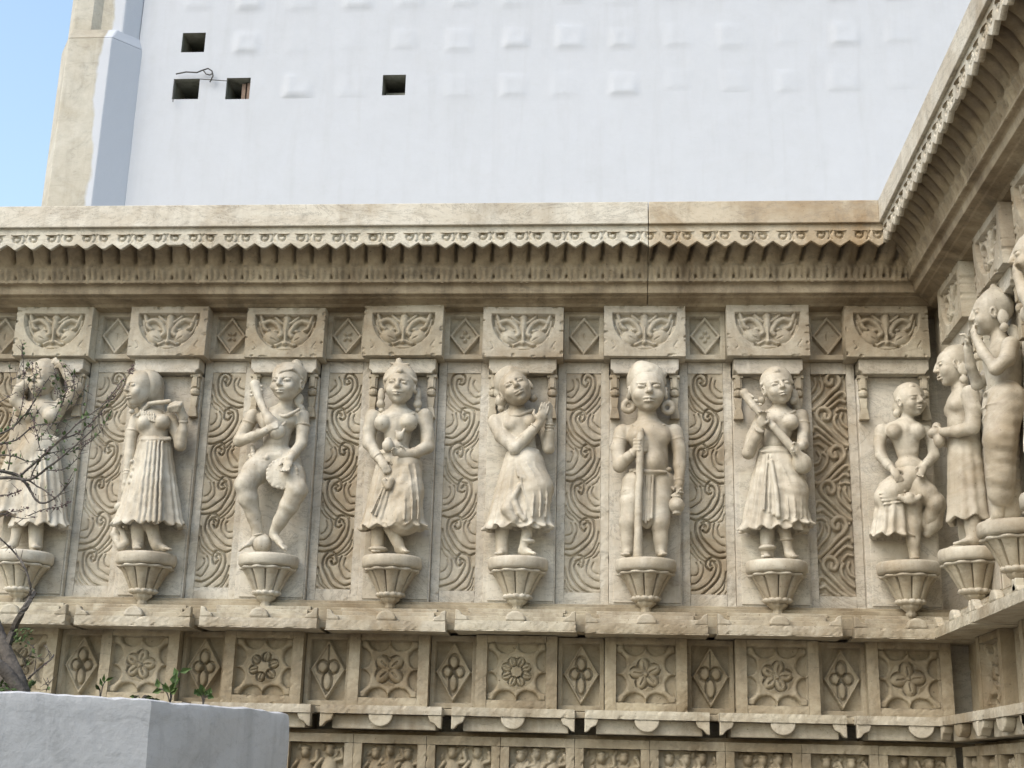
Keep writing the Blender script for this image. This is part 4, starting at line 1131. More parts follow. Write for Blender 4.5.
def f(c):
    c.skirt((164, 262, 42), (143, 520, 46), 44, 96, 38, 62, 20, 2.4, 3.5, 3, True, 1.1)
    for q in range(5): c.cone((140+q*11, 272, 82), 3.5, (112+q*16, 505, 108), 5, 2)
    c.cone((122, 265, 60), 6, (205, 262, 62), 6, 3); c.ell((160, 265, 74), (40, 9, 7), 3)
    for q in range(9): c.ball((95-q*.5+6*math.sin(q*1.6), 330+q*20, 72+2.2*q), 6, 3)
part(r, cv, u, 'skirt', f)
def f(c):
    c.ell((142, 110, 42), (44, 42, 50), 6); c.cone((158, 120, 38), 26, (168, 180, 24), 20, 8); c.cone((168, 180, 24), 20, (200, 240, 14), 26, 8)
    c.cone((112, 76, 62), 11, (150, 72, 50), 14, 6)
    c.cone((146, 158, 72), 6, (205, 152, 76), 7, 3); c.cone((146, 158, 72), 6, (112, 195, 66), 6, 3)
    for q in range(6): c.cone((120+q*8, 178+q*2, 82), 3, (126+q*7, 202+q*2, 86), 3, 1)
    c.ball((96, 160, 70), 14, 2); c.ball((94, 182, 66), 8, 2)
part(r, cv, u, 'veil', f)
def f(c):
    c.ball((58, 464, 56), 15, 2); c.chain([(62, 478, 50, 8), (80, 430, 52, 8)])
    c.chain([(52, 515, 30, 9), (44, 545, 34, 12), (62, 582, 42, 12), (76, 568, 44, 10), (66, 535, 40, 8), (54, 520, 34, 6)], 3)
part(r, cv, u, 'held_flower', f)

# 2 the dancing man
r, cv, u = back_statue(2, 220, 350, 2.954, 118, 'bare bent-kneed dancing man with a short lute against his chest')
def f(c):
    c.head((198, 100, 66), 47, 53, -14, 3, -3, True)
    c.ell((206, 80, 52), (50, 48, 40), 6); c.cone((196, 150, 50), 20, (190, 178, 44), 22)
    c.ell((172, 205, 42), (62, 36, 36), 14); c.cone((172, 215, 46), 46, (166, 270, 48), 36, 14); c.ell((168, 312, 46), (48, 38, 32), 12)
    c.ball((140, 212, 60), 18, 14); c.ball((204, 208, 60), 18, 14); c.ball((166, 268, 72), 14, 12)
    c.chain([(96, 196, 40, 24), (76, 232, 44, 21), (56, 268, 54, 19), (96, 258, 82, 17), (134, 239, 103, 13)])
    c.hand((134, 238, 104), (186, 208, 116), (.3, -1, 0), 25, .35)
    c.chain([(242, 196, 40, 25), (244, 236, 46, 21), (240, 276, 56, 18), (222, 300, 80, 15), (206, 322, 107, 13)])
    c.hand((206, 322, 108), (188, 372, 124), (-1, .3, 0), 28, .3)
    c.band((56, 268, 54), (134, 239, 103), .78, 15.5); c.band((96, 196, 40), (76, 232, 44), .55, 22); c.band((222, 300, 80), (206, 322, 107), .5, 15)
    c.chain([(142, 322, 46, 40), (104, 360, 66, 36), (76, 396, 82, 30), (84, 440, 74, 27), (100, 490, 62, 20), (112, 540, 54, 15)], 8)
    c.foot((114, 548, 52), (58, 'g', 72), 26)
    c.chain([(196, 330, 48, 40), (214, 376, 70, 36), (226, 414, 86, 30), (204, 460, 76, 26), (178, 505, 66, 19), (162, 535, 58, 15)], 8)
    c.foot((158, 545, 56), (198, 'g', 84), 26)
part(r, cv, u, 'body', f)
def f(c):
    c.ell((168, 318, 46), (55, 42, 20), 6); c.cone((118, 300, 62), 8, (216, 304, 62), 8, 4)
    c.chain([(146, 335, 48, 38), (118, 356, 62, 38)], 12); c.chain([(192, 338, 48, 38), (210, 366, 68, 38)], 12)
    beads(c, [(96, 290, 66), (104, 322, 78), (138, 318, 86)], 8, 8); beads(c, [(90, 312, 60), (102, 338, 76), (128, 332, 84)], 8, 8)
part(r, cv, u, 'loincloth', f)
def f(c):
    c.ell((206, 78, 48), (51, 50, 42), 4); c.ball((226, 44, 40), 16, 5)
    c.chain([(158, 92, 88, 4.5), (182, 64, 106, 4.5), (214, 56, 100, 4.5), (244, 84, 76, 4.5)], 2)
part(r, cv, u, 'hair', f)
def f(c):
    c.ell((184, 366, 99), (46, 11, 44), 4)
    for t in range(20):
        a = t*.314; c.ball((184+44*math.cos(a), 366+42*math.sin(a), 101), 5, 2)
part(r, cv, u, 'hand_drum', f)
part(r, cv, u, 'ball', lambda c: c.ball((124, 572, 46), 28, 3))
def f(c):
    c.chain([(106, 112, 62, 14), (114, 140, 70, 11), (136, 190, 88, 12), (150, 212, 92, 18), (168, 240, 88, 24)], 6); c.ball((104, 104, 60), 16, 4)
    for q in range(3): c.cone((92, 112+q*11, 62), 4, (124, 108+q*11, 64), 4, 1)
part(r, cv, u, 'lute', f)
def f(c):
    beads(c, [(150, 180, 74), (190, 196, 86), (232, 176, 72)], 5.5, 18); beads(c, [(158, 186, 76), (178, 226, 80), (208, 190, 78)], 4, 16)
part(r, cv, u, 'necklace', f)
part(r, cv, u, 'armband', lambda c: c.band((242, 196, 40), (244, 236, 46), .72, 23.5, 4))
part(r, cv, u, 'anklet', lambda c: c.band((112, 540, 54), (114, 552, 52), .5, 18, 3))
part(r, cv, u, 'earring', lambda c: (c.ell((232, 148, 44), (14, 12, 22), 3), c.ball((240, 172, 44), 11, 2), c.ball((232, 182, 44), 7, 2)))

# 3 the crowned woman
r, cv, u = back_statue(3, 340, 350, 2.954, 121, 'frontal smiling woman with pointed crown, both arms bent at her waist')
def f(c):
    c.head((178, 108, 66), 46, 55, -2, 2, 0, True)
    c.cone((176, 160, 48), 21, (174, 182, 44), 24)
    c.ell((174, 205, 42), (64, 34, 34), 14); c.cone((172, 215, 44), 46, (168, 275, 46), 36, 14); c.ell((168, 315, 46), (54, 40, 34), 12)
    c.ball((126, 216, 76), 25, 7); c.ball((204, 214, 76), 25, 7); c.ball((168, 285, 78), 12, 12)
    c.chain([(98, 198, 40, 27), (88, 238, 42, 23), (86, 278, 50, 21), (104, 306, 70, 17), (122, 326, 86, 14)])
    c.hand((120, 324, 92), (150, 376, 108), (1, -.3, 0), 28, .4)
    c.chain([(250, 196, 40, 27), (258, 240, 42, 23), (258, 286, 52, 22), (226, 304, 78, 18), (196, 308, 92, 14)])
    c.hand((198, 308, 98), (150, 298, 112), (0, -1, .2), 27, .4)
    c.cone((112, 520, 44), 22, (112, (22,), 46), 18); c.foot((112, (22,), 46), (106, 'g', 84), 26)
    c.cone((150, 515, 62), 24, (176, (26,), 62), 15, 6); c.foot((174, (24,), 60), (204, 'g', 84), 26)
part(r, cv, u, 'body', f)
def f(c):
    c.skirt((168, 300, 46), (148, 530, 48), 52, 82, 42, 54, 14, 3.4, 5, 4, True, .9)
    c.chain([(196, 340, 58, 44), (200, 420, 66, 44), (188, 500, 70, 48)], 14); c.skirt((194, 400, 60), (184, 522, 60), 38, 66, 36, 48, 16, 4.2, 7, 6, True, 1.2)
    c.folds([(196, 340, 58, 45), (200, 420, 66, 46), (190, 500, 70, 52)], (-62, -36, -10, 16, 42), 3.2, 9)
    c.cone((112, 302, 62), 7, (222, 306, 62), 7, 4); c.ell((168, 306, 78), (48, 12, 8), 3)
    for q in range(4): c.cone((140+q*7, 380, 96), 3, (92+q*14, 480+q*8, 98), 4, 3)
part(r, cv, u, 'skirt', f)
def f(c):
    W = c.head((178, 108, 66), 40, 50, -2, 2, 0, False); c.P = []
    c.ell((178, 88, 52), (50, 46, 46), 4); c.cone((176, 64, 56), 34, (174, 40, 56), 12, 8); c.ball((174, 32, 56), 9, 3)
    c.cone((132, 88, 78), 6, (178, 62, 100), 7, 3); c.cone((224, 90, 78), 6, (178, 62, 100), 7, 3); c.ball((178, 62, 102), 8, 2)
    for q in range(4): c.cone((150+q*4, 40+q*12, 62), 3.5, (204-q*2, 42+q*12, 62), 3.5, 1)
part(r, cv, u, 'crown', f)
def f(c):
    beads(c, [(136, 188, 66), (176, 200, 84), (218, 188, 66)], 5, 20); beads(c, [(146, 196, 74), (176, 250, 86), (208, 194, 76)], 4.5, 22); c.ell((176, 254, 84), (12, 8, 14), 4)
part(r, cv, u, 'necklace', f)
for x in (122, 230): part(r, cv, u, 'earring', lambda c: (c.ell((x, 135, 50), (11, 10, 24), 3), c.ball((x-1, 160, 50), 13, 3), c.ball((x, 178, 48), 8, 2)))
part(r, cv, u, 'small_pot', lambda c: (c.ell((142, 282, 94), (17, 17, 19), 4), c.ell((142, 264, 94), (10, 10, 6), 3)))
part(r, cv, u, 'bangle', lambda c: c.band((226, 304, 78), (196, 308, 92), .3, 17.5, 5)); part(r, cv, u, 'bangle', lambda c: c.band((104, 306, 70), (122, 326, 86), .5, 16.5, 5))
part(r, cv, u, 'flower_garland', lambda c: beads(c, [(132, 388, 100), (142, 406, 102), (152, 384, 104)], 9, 8))
part(r, cv, u, 'anklet', lambda c: c.ell((112, 590, 54), (28, 32, 10), 3))

# 4 the praying woman
r, cv, u = back_statue(4, 460, 350, 2.954, 121, 'woman with tilted head pressing her palms together beside her shoulder')
def f(c):
    c.head((164, 116, 74), 47, 56, 0, -28, 10, True)
    c.cone((166, 155, 50), 20, (168, 182, 44), 22)
    c.ell((170, 206, 42), (62, 34, 34), 14); c.cone((172, 220, 44), 44, (190, 290, 46), 36, 14); c.ell((186, 335, 46), (54, 42, 40), 12)
    c.ball((150, 222, 72), 20, 8); c.ball((208, 212, 70), 20, 8)
    c.chain([(106, 214, 42, 28), (124, 252, 60, 26), (164, 290, 86, 22), (196, 258, 92, 19), (234, 216, 98, 14)], 6)
    c.hand((232, 216, 102), (258, 148, 108), (-1, -.2, .2), 31, -.1)
    c.chain([(232, 206, 40, 24), (252, 250, 48, 20), (262, 290, 58, 19), (264, 245, 72, 16), (264, 212, 80, 13)])
    c.hand((262, 214, 80), (270, 146, 92), (-.6, -.4, 1), 29, -.1)
    c.chain([(196, 500, 64, 24), (198, 545, 62, 16), (186, (30,), 60, 15)], 6); c.foot((184, (26,), 60), (226, 'g', 80), 27)
    c.cone((124, 520, 42), 20, (124, (22,), 42), 18); c.foot((124, (22,), 44), (114, 'g', 78), 25)
part(r, cv, u, 'body', f)
def f(c):
    c.skirt((188, 296, 44), (168, 530, 46), 46, 88, 40, 56, 16, 3.4, 5, 4, True, .8)
    c.chain([(200, 340, 56, 46), (226, 410, 62, 46), (214, 480, 60, 44)], 14)
    c.skirt((206, 400, 56), (204, 524, 56), 44, 66, 40, 46, 14, 4.2, 6, 6, True, 1.2)
    c.folds([(200, 335, 56, 47), (226, 410, 62, 47), (214, 492, 60, 50)], (-40, -14, 12, 38), 3.2, 14)
    c.cone((148, 306, 64), 7, (228, 300, 66), 7, 4); c.ell((188, 306, 80), (40, 10, 8), 3)
    for q in range(3): c.cone((164+q*7, 312, 84), 4.5, (172+q*9, 372+q*6, 100), 4, 3)
    c.chain([(150, 430, 92, 12), (140, 470, 96, 18), (160, 500, 100, 12)], 6); c.chain([(176, 400, 98, 8), (156, 440, 100, 9), (176, 480, 104, 9), (190, 500, 106, 7)], 4)
    for q in range(3): c.cone((178+q*16, 378+q*10, 100-q*2), 3, (200+q*20, 470+q*6, 104-q*4), 3, 2)
part(r, cv, u, 'skirt', f)
def f(c):
    c.ell((150, 94, 46), (50, 44, 48), 4); c.cone((112, 80, 60), 8, (152, 58, 74), 9, 4); c.cone((152, 58, 74), 9, (196, 66, 66), 8, 4)
    c.ball((118, 128, 40), 18, 6)
part(r, cv, u, 'hair', f)
def f(c):
    beads(c, [(134, 186, 62), (170, 194, 84), (214, 178, 66)], 6.5, 18)
part(r, cv, u, 'necklace', f)
part(r, cv, u, 'earring', lambda c: (c.ball((122, 150, 52), 19, 3), c.ball((122, 172, 52), 11, 4))); part(r, cv, u, 'earring', lambda c: c.ball((216, 142, 54), 13, 3))
part(r, cv, u, 'bangles', lambda c: [c.band((196, 258, 92), (226, 222, 96), z, 16.5, 2.6) for z in (.35, .6, .85)]); part(r, cv, u, 'bangles', lambda c: [c.band((264, 250, 72), (264, 212, 80), z, 15.5, 2.6) for z in (.3, .55, .8)])
part(r, cv, u, 'anklet', lambda c: c.ell((200, 565, 62), (21, 20, 8), 2))

# 5 the man with a staff
r, cv, u = back_statue(5, 590, 350, 2.954, 122, 'large headed bare chested man gripping a tall staff, small pot in other hand')
def f(c):
    c.head((170, 122, 66), 55, 66, 4, 0, -2, True)
    c.cone((168, 180, 48), 26, (170, 212, 44), 30)
    c.ell((172, 246, 42), (74, 36, 36), 16); c.cone((174, 262, 46), 54, (184, 340, 50), 46, 16); c.ell((180, 372, 46), (52, 42, 30), 12)
    c.ball((136, 258, 70), 22, 14); c.ball((214, 258, 70), 22, 14); c.ball((188, 332, 76), 26, 16)
    c.chain([(96, 244, 40, 28), (84, 290, 46, 24), (88, 342, 58, 22), (112, 318, 82, 18), (138, 296, 98, 15)])
    c.chain([(250, 242, 40, 27), (262, 290, 44, 23), (264, 340, 50, 20), (264, 396, 60, 14)])
    c.hand((264, 396, 60), (262, 450, 72), (-1, 0, .4), 24, .8)
    for q, x in enumerate((0, 1, 2, 3)): c.cone((166, 266+q*10, 96), 6, (146, 266+q*10, 114), 6, 1); c.cone((146, 266+q*10, 114), 6, (132, 266+q*10, 102), 5.5, 1)
    c.ell((152, 282, 94), (20, 14, 24), 4); c.cone((160, 262, 96), 7, (146, 250, 108), 6, 2)
    c.band((112, 318, 82), (138, 296, 98), .6, 16.5); c.band((264, 340, 50), (264, 396, 60), .8, 15.5); c.band((250, 242, 40), (262, 290, 44), .5, 24); c.band((96, 244, 40), (84, 290, 46), .5, 25)
    c.chain([(134, 392, 46, 38), (122, 450, 50, 31), (116, 510, 52, 27), (112, 560, 48, 19), (112, (26,), 46, 17)], 8)
    c.foot((112, (24,), 46), (104, 'g', 92), 28)
    c.chain([(212, 392, 46, 38), (208, 450, 50, 31), (206, 510, 52, 27), (208, 560, 48, 19), (210, (26,), 46, 17)], 8)
    c.foot((210, (24,), 46), (216, 'g', 92), 28)
part(r, cv, u, 'body', f)
def f(c):
    c.ell((176, 372, 46), (56, 46, 22), 6); c.cone((122, 356, 68), 7, (234, 352, 68), 7, 5); c.ell((178, 360, 84), (50, 12, 8), 4)
    c.ell((168, 440, 64), (30, 24, 86), 8)
    for q in range(5): c.cone((150+q*9, 372, 88), 3.6, (146+q*9, 510-abs(q-2)*7, 84), 4, 2)
    for zz in range(4):
        y_ = 420+zz*32
        c.chain([(122-zz*2, y_, 51, 31-zz*3.0), (122-zz*2, y_+5, 51, 31-zz*3.0)], 1); c.chain([(208, y_, 51, 31-zz*3.0), (208, y_+5, 51, 31-zz*3.0)], 1)
part(r, cv, u, 'loincloth', f)
def f(c): c.chain([(150, 240, 106, 9), (148, 262, 106, 12), (147, 330, 106, 10), (143, 480, 98, 11), (141, (6,), 92, 13)], 3); c.ball((150, 238, 106), 10, 2)
part(r, cv, u, 'staff', f)
def f(c):
    c.ell((256, 458, 66), (23, 22, 22), 4); c.ell((256, 434, 66), (15, 15, 6), 2); c.cone((242, 432, 68), 4, (268, 412, 70), 4, 2); c.ell((256, 482, 66), (13, 13, 5), 2)
part(r, cv, u, 'pot', f)
def f(c):
    c.ell((166, 92, 48), (58, 54, 56), 6); c.ell((152, 58, 52), (30, 30, 26), 8)
    for q in range(9): c.ball((122+q*12, 78-22*math.sin(q/8*math.pi)+rng.normal(0, 3), 92-abs(q-4)*7), 10, 4)
part(r, cv, u, 'hair', f)
def f(c):
    beads(c, [(128, 222, 68), (170, 244, 86), (218, 222, 68)], 4.5, 20)
part(r, cv, u, 'necklace', f)
for x, y_ in ((114, 166), (230, 170)): part(r, cv, u, 'earring', lambda c: [c.ball((x+15*math.cos(t*.45), y_+15*math.sin(t*.45), 50), 8.5, 3) for t in range(14)])

# 6 the woman with the long instrument
r, cv, u = back_statue(6, 720, 350, 2.954, 123, 'woman playing a long stringed instrument held slantwise across her body')
def f(c):
    c.head((170, 112, 68), 43, 54, 8, -13, 2, True)
    c.cone((174, 158, 50), 20, (176, 180, 44), 22)
    c.ell((180, 204, 42), (62, 34, 34), 14); c.cone((176, 215, 44), 44, (164, 275, 46), 36, 14); c.ell((164, 325, 46), (52, 40, 36), 12)
    c.ball((148, 212, 74), 21, 8); c.ball((208, 214, 76), 24, 7)
    c.chain([(122, 208, 42, 26), (100, 256, 52, 23), (84, 304, 64, 21), (104, 262, 84, 18), (122, 222, 98, 14)])
    c.hand((120, 226, 108), (130, 170, 118), (1, -.2, .2), 27, .5)
    c.chain([(240, 196, 40, 25), (246, 236, 48, 21), (244, 278, 74, 18), (240, 284, 102, 15)])
    c.hand((240, 282, 104), (202, 312, 124), (-.3, -1, .2), 27, .45)
    c.band((244, 278, 74), (240, 284, 102), .5, 16.5); c.band((240, 196, 40), (246, 236, 48), .55, 22.5); c.band((122, 208, 42), (100, 256, 52), .45, 23.5)
    c.chain([(180, 500, 62, 25), (194, 550, 62, 17), (204, (24,), 62, 15)], 6); c.foot((204, (24,), 60), (224, 'g', 86), 27)
    c.cone((140, 515, 46), 22, (140, (22,), 46), 18); c.foot((140, (22,), 48), (134, 'g', 88), 26)
part(r, cv, u, 'body', f)
def f(c):
    c.skirt((164, 292, 46), (158, 534, 48), 46, 90, 40, 56, 18, 4.1, 5, 4, True, .85)
    c.chain([(190, 345, 56, 42), (214, 420, 62, 42), (212, 480, 62, 44)], 14); c.skirt((200, 400, 58), (210, 516, 58), 40, 58, 38, 46, 14, 4.2, 6, 6, True, 1.1)
    c.folds([(190, 340, 56, 43), (214, 420, 62, 43), (212, 494, 62, 48)], (-50, -24, 2, 28, 54), 3.0, 12)
    c.cone((120, 300, 64), 7, (208, 300, 66), 7, 4); c.ell((164, 300, 80), (42, 10, 8), 3)
    for q in range(4): c.cone((140+q*10, 312, 86), 3.5, (128+q*16, 470+q*8, 102), 4, 2)
    c.chain([(150, 330, 92, 7), (166, 420, 104, 7), (172, 490, 108, 7)], 3)
part(r, cv, u, 'skirt', f)
def f(c):
    c.chain([(76, 134, 70, 12), (100, 168, 84, 11), (160, 228, 104, 11), (222, 298, 106, 12)], 3); c.ball((72, 128, 68), 14, 3)
    c.ell((242, 336, 92), (28, 26, 30), 6); c.cone((222, 298, 106), 13, (238, 322, 96), 18, 6)
    for q in range(3): c.cone((84+q*12, 130+q*14, 78), 4, (98+q*12, 138+q*12, 88), 4, 1)
part(r, cv, u, 'stringed_instrument', f)
def f(c):
    c.ell((166, 96, 50), (48, 46, 48), 4); c.cone((124, 100, 70), 7, (168, 62, 92), 7, 4); c.cone((212, 96, 68), 7, (168, 62, 92), 7, 4)
    c.ell((112, 66, 4), (32, 9, 24), 8); c.ell((222, 74, 4), (22, 8, 18), 6); c.cone((214, 130, 40), 16, (228, 170, 30), 12, 6)
part(r, cv, u, 'hair', f)
def f(c):
    beads(c, [(144, 184, 66), (178, 196, 84), (222, 182, 66)], 5.5, 18)
part(r, cv, u, 'necklace', f)
for q in ((122, 150, 54), (216, 150, 50)): part(r, cv, u, 'earring', lambda c: c.ball(q, 12.5, 2))
part(r, cv, u, 'bangle', lambda c: c.band((104, 262, 84), (120, 226, 108), .75, 16, 4)); part(r, cv, u, 'anklet', lambda c: c.ell((196, 560, 62), (20, 19, 8), 2)); part(r, cv, u, 'anklet', lambda c: c.ell((140, 585, 54), (26, 30, 9), 2))

# 7 the dancer in the corner
r, cv, u = back_statue(7, 860, 370, 3.072, 124, 'slender dancer in the corner with swinging skirt and one raised knee')
def f(c):
    c.head((158, 96, 62), 42, 50, 24, -8, 0, True)
    c.cone((146, 142, 46), 19, (140, 168, 42), 21)
    c.ell((136, 186, 40), (66, 34, 32), 14); c.cone((138, 195, 42), 44, (146, 250, 44), 33, 14); c.ell((152, 300, 44), (46, 38, 34), 12)
    c.ball((104, 188, 72), 24, 7); c.ball((176, 190, 72), 24, 7)
    c.chain([(68, 186, 40, 24), (58, 226, 42, 21), (64, 264, 50, 19), (84, 290, 66, 16), (100, 306, 80, 13)])
    c.hand((98, 304, 88), (130, 348, 102), (1, -.3, 0), 28, .3)
    c.chain([(204, 190, 40, 23), (222, 226, 42, 20), (226, 262, 52, 18), (208, 284, 72, 15), (196, 298, 84, 13)])
    c.hand((198, 296, 92), (176, 340, 108), (-1, -.3, 0), 27, .3)
    c.band((84, 290, 66), (100, 306, 80), .4, 15.5); c.band((208, 284, 72), (196, 298, 84), .4, 15); c.band((68, 186, 40), (58, 226, 42), .5, 21); c.band((204, 190, 40), (222, 226, 42), .5, 20.5)
    c.chain([(158, 320, 46, 38), (162, 400, 50, 30), (164, 470, 50, 25), (164, 530, 46, 18), (166, (24,), 46, 16)], 8); c.foot((166, (22,), 48), (168, 'g', 92), 28)
    c.chain([(166, 340, 52, 36), (206, 380, 72, 30), (232, 408, 78, 25), (220, 450, 56, 22), (200, 486, 36, 15)], 8)
part(r, cv, u, 'body', f)
def f(c):
    c.skirt((100, 350, 46), (96, 512, 44), 36, 58, 34, 44, 12, 4.2, 6, 5, True, .8)
    c.chain([(150, 330, 48, 44), (100, 372, 56, 38), (72, 392, 54, 30)], 12); c.cone((110, 306, 62), 7, (196, 312, 62), 7, 4)
    c.chain([(206, 376, 74, 24), (236, 410, 66, 26), (226, 470, 46, 24), (206, 500, 36, 16)], 10); c.chain([(176, 420, 60, 10), (190, 470, 54, 10), (214, 502, 40, 10)], 5)
    for q in range(4): c.cone((60+q*4, 380+q*11, 82), 3, (140, 372+q*10, 88), 3, 2)
part(r, cv, u, 'skirt', f)
part(r, cv, u, 'skirt_knot', lambda c: (beads(c, [(124, 390, 96), (154, 404, 102), (184, 388, 100)], 9, 8), c.ball((152, 392, 98), 16, 4)))
def f(c): beads(c, [(114, 170, 66), (144, 188, 82), (178, 166, 68)], 5, 16); beads(c, [(122, 174, 68), (148, 222, 74), (168, 172, 70)], 4, 16)
part(r, cv, u, 'necklace', f)
def f(c): c.ell((150, 82, 46), (46, 44, 44), 4); c.ell((122, 116, 34), (22, 20, 28), 8); c.cone((116, 92, 66), 7, (158, 50, 84), 7, 4); c.cone((196, 84, 70), 6, (158, 50, 84), 7, 4); c.ball((112, 134, 46), 12, 2)
part(r, cv, u, 'hair', f)

# 0 the figure with raised arms behind the twigs
r, cv, u = back_statue(0, 0, 340, 3.654, 111, 'skirted figure with arms raised overhead, half hidden behind the twigs')
def f(c):
    c.head((158, 150, 64), 46, 58, -20, 8, 0, True)
    c.cone((160, 205, 48), 24, (160, 235, 44), 28)
    c.ell((155, 262, 44), (76, 42, 42), 16); c.cone((155, 280, 46), 54, (150, 350, 46), 44, 16); c.ell((146, 390, 46), (62, 48, 44), 12)
    c.ball((118, 275, 82), 28, 8); c.ball((190, 275, 82), 28, 8)
    c.chain([(214, 248, 44, 30), (252, 216, 50, 27), (280, 176, 58, 24), (250, 130, 66, 20), (226, 92, 72, 16)]); c.hand((228, 96, 72), (176, 60, 80), (0, 1, 0), 28, .6)
    c.chain([(96, 250, 44, 30), (60, 220, 54, 26), (72, 180, 66, 22), (108, 150, 76, 17)]); c.hand((104, 154, 76), (112, 96, 84), (1, 0, 0), 28, .4)
    c.chain([(80, 640, 56, 32), (66, 690, 58, 22), (48, (34,), 58, 18)], 6); c.foot((48, (30,), 58), (10, 'g', 80), 30)
    c.cone((130, 650, 48), 26, (130, (24,), 48), 22); c.foot((130, (24,), 48), (130, 'g', 98), 32)
part(r, cv, u, 'body', f)
def f(c):
    c.skirt((148, 352, 46), (146, 684, 48), 58, 92, 48, 60, 16, 3, 6, 5, True, .8)
    c.skirt((70, 430, 50), (20, 640, 50), 40, 74, 38, 50, 14, 3, 6, 8, True, .9); c.chain([(140, 400, 54, 50), (70, 450, 56, 40)], 14)
    c.cone((96, 362, 68), 9, (206, 362, 68), 9, 5)
    for q in range(4): c.cone((120+q*14, 400, 96), 4, (100+q*26, 660, 104), 5, 3)
part(r, cv, u, 'skirt', f)
def f(c): c.ell((166, 124, 48), (54, 50, 54), 5); c.cone((196, 150, 40), 22, (214, 210, 30), 22, 8)
part(r, cv, u, 'hair', f)

# statues of the right wall, carved in the frame of their own corbel: x along the wall, y up from the corbel (negative), d out from the slab
def side_statue(k, label, sc=1.0):
    u = .00162*sc
    def conv(a, b, d):
        if b == 'g': return np.array((a*u, (44-d)*u, .016))
        if isinstance(b, tuple): return np.array((a*u, (44-d)*u, b[0]*u))
        return np.array((a*u, (44-d)*u, -b*u))
    r = empty('statue', (XR+CY0, -RL[k], CZT), RZ, label, 'statue', 'marble statues along the right wall')
    return r, conv, u
r, cv, u = side_statue(0, 'robed side wall figure seen in profile, hands joined before its waist')
def f(c):
    c.head((0, -512, 60), 44, 56, 0, 0, -3, True)
    c.cone((0, -470, 44), 20, (0, -435, 40), 26); c.ell((0, -405, 38), (64, 38, 40), 14); c.cone((0, -390, 40), 46, (0, -320, 42), 40, 14); c.ell((0, -285, 42), (48, 42, 38), 10)
    c.ball((-30, -395, 64), 20, 10); c.ball((30, -395, 64), 20, 10)
    for s in (-1, 1):
        c.chain([(s*68, -415, 36, 27), (s*78, -365, 34, 24), (s*80, -318, 40, 22), (s*56, -312, 74, 18), (s*26, -318, 104, 15)])
        c.hand((s*28, -318, 102), (s*-4, -322, 122), (0, -1, .2), 27, .7)
        c.cone((s*36, -120, 46), 24, (s*36, (24,), 46), 19); c.foot((s*36, (24,), 46), (s*46, 'g', 98), 28)
part(r, cv, u, 'body', f)
def f(c):
    c.skirt((0, -335, 42), (0, -78, 46), 46, 68, 42, 56, 9, 2.2, 2, 4, True, 1)
    c.cone((-30, -330, 76), 7, (30, -330, 76), 7, 3)
part(r, cv, u, 'robe', f)
def f(c): c.ell((0, -322, 118), (24, 20, 16), 5); c.ell((-10, -340, 112), (16, 14, 14), 4); c.ell((10, -300, 112), (18, 16, 22), 5)
part(r, cv, u, 'held_offering', f)
def f(c):
    c.ell((0, -530, 46), (47, 46, 46), 4); c.ell((0, -515, 14), (22, 20, 24), 6)
    for s in (-1, 1): c.ell((s*46, -492, 42), (8, 16, 18), 2); c.ball((s*48, -462, 44), 12, 2)
part(r, cv, u, 'hair', f)
r, cv, u = side_statue(1, 'side wall figure with crossed leg and both hands raised to its chin', 1.0)
def f(c):
    c.head((0, -528, 62), 42, 56, -6, 8, 0, True)
    c.cone((0, -482, 46), 20, (0, -450, 40), 26); c.ell((0, -415, 38), (66, 38, 40), 14); c.cone((0, -400, 40), 48, (4, -325, 42), 38, 14); c.ell((6, -290, 42), (50, 44, 36), 10)
    c.chain([(-66, -425, 38, 25), (-78, -390, 56, 21), (-74, -368, 84, 18), (-46, -405, 106, 15), (-22, -446, 116, 12)]); c.hand((-22, -446, 116), (-8, -494, 122), (1, 0, .2), 24, .5)
    c.chain([(66, -425, 38, 25), (80, -385, 54, 21), (76, -362, 80, 18), (52, -410, 100, 15), (28, -456, 108, 12)]); c.hand((28, -456, 108), (10, -504, 116), (-1, 0, .2), 24, .5)
    c.chain([(-28, -285, 44, 42), (-32, -190, 50, 34), (-34, -110, 48, 27), (-34, -50, 46, 19), (-34, (24,), 46, 17)], 8); c.foot((-34, (22,), 46), (-48, 'g', 96), 28)
    c.chain([(30, -285, 46, 42), (40, -195, 74, 33), (24, -120, 72, 26), (-8, -60, 74, 18), (-18, (28,), 76, 16)], 8); c.foot((-18, (26,), 76), (-50, 'g', 92), 26)
part(r, cv, u, 'body', f)
def f(c):
    c.chain([(-26, -300, 44, 46), (-30, -180, 52, 40), (-34, -80, 50, 34), (-36, -40, 50, 34)], 10); c.chain([(28, -300, 46, 46), (40, -195, 74, 38), (22, -110, 74, 32), (6, -70, 74, 30)], 12)
    for q in range(9): c.ell((-28, -290+q*26, 50), (44-q*1.2, 46-q*1.2, 4), 3); c.ell((30-q*1.2, -280+q*22, 58+q*2), (42-q, 44-q, 4), 3)
    c.cone((-50, -322, 52), 8, (54, -322, 52), 8, 5); c.ell((2, -322, 70), (46, 22, 8), 4)
part(r, cv, u, 'dhoti', f)
def f(c):
    c.ell((0, -546, 48), (46, 45, 48), 4); c.cone((0, -590, 46), 22, (0, -600, 46), 10, 6)
    for s in (-1, 1): c.ell((s*45, -505, 44), (9, 14, 20), 2); c.ball((s*46, -478, 44), 11, 2)
    c.chain([(20, -480, 16, 14), (26, -440, 10, 12)], 4)
part(r, cv, u, 'hair', f)
r, cv, u = side_statue(2, 'side wall figure cut off by the right photo edge, nearest the viewer', 1.0)
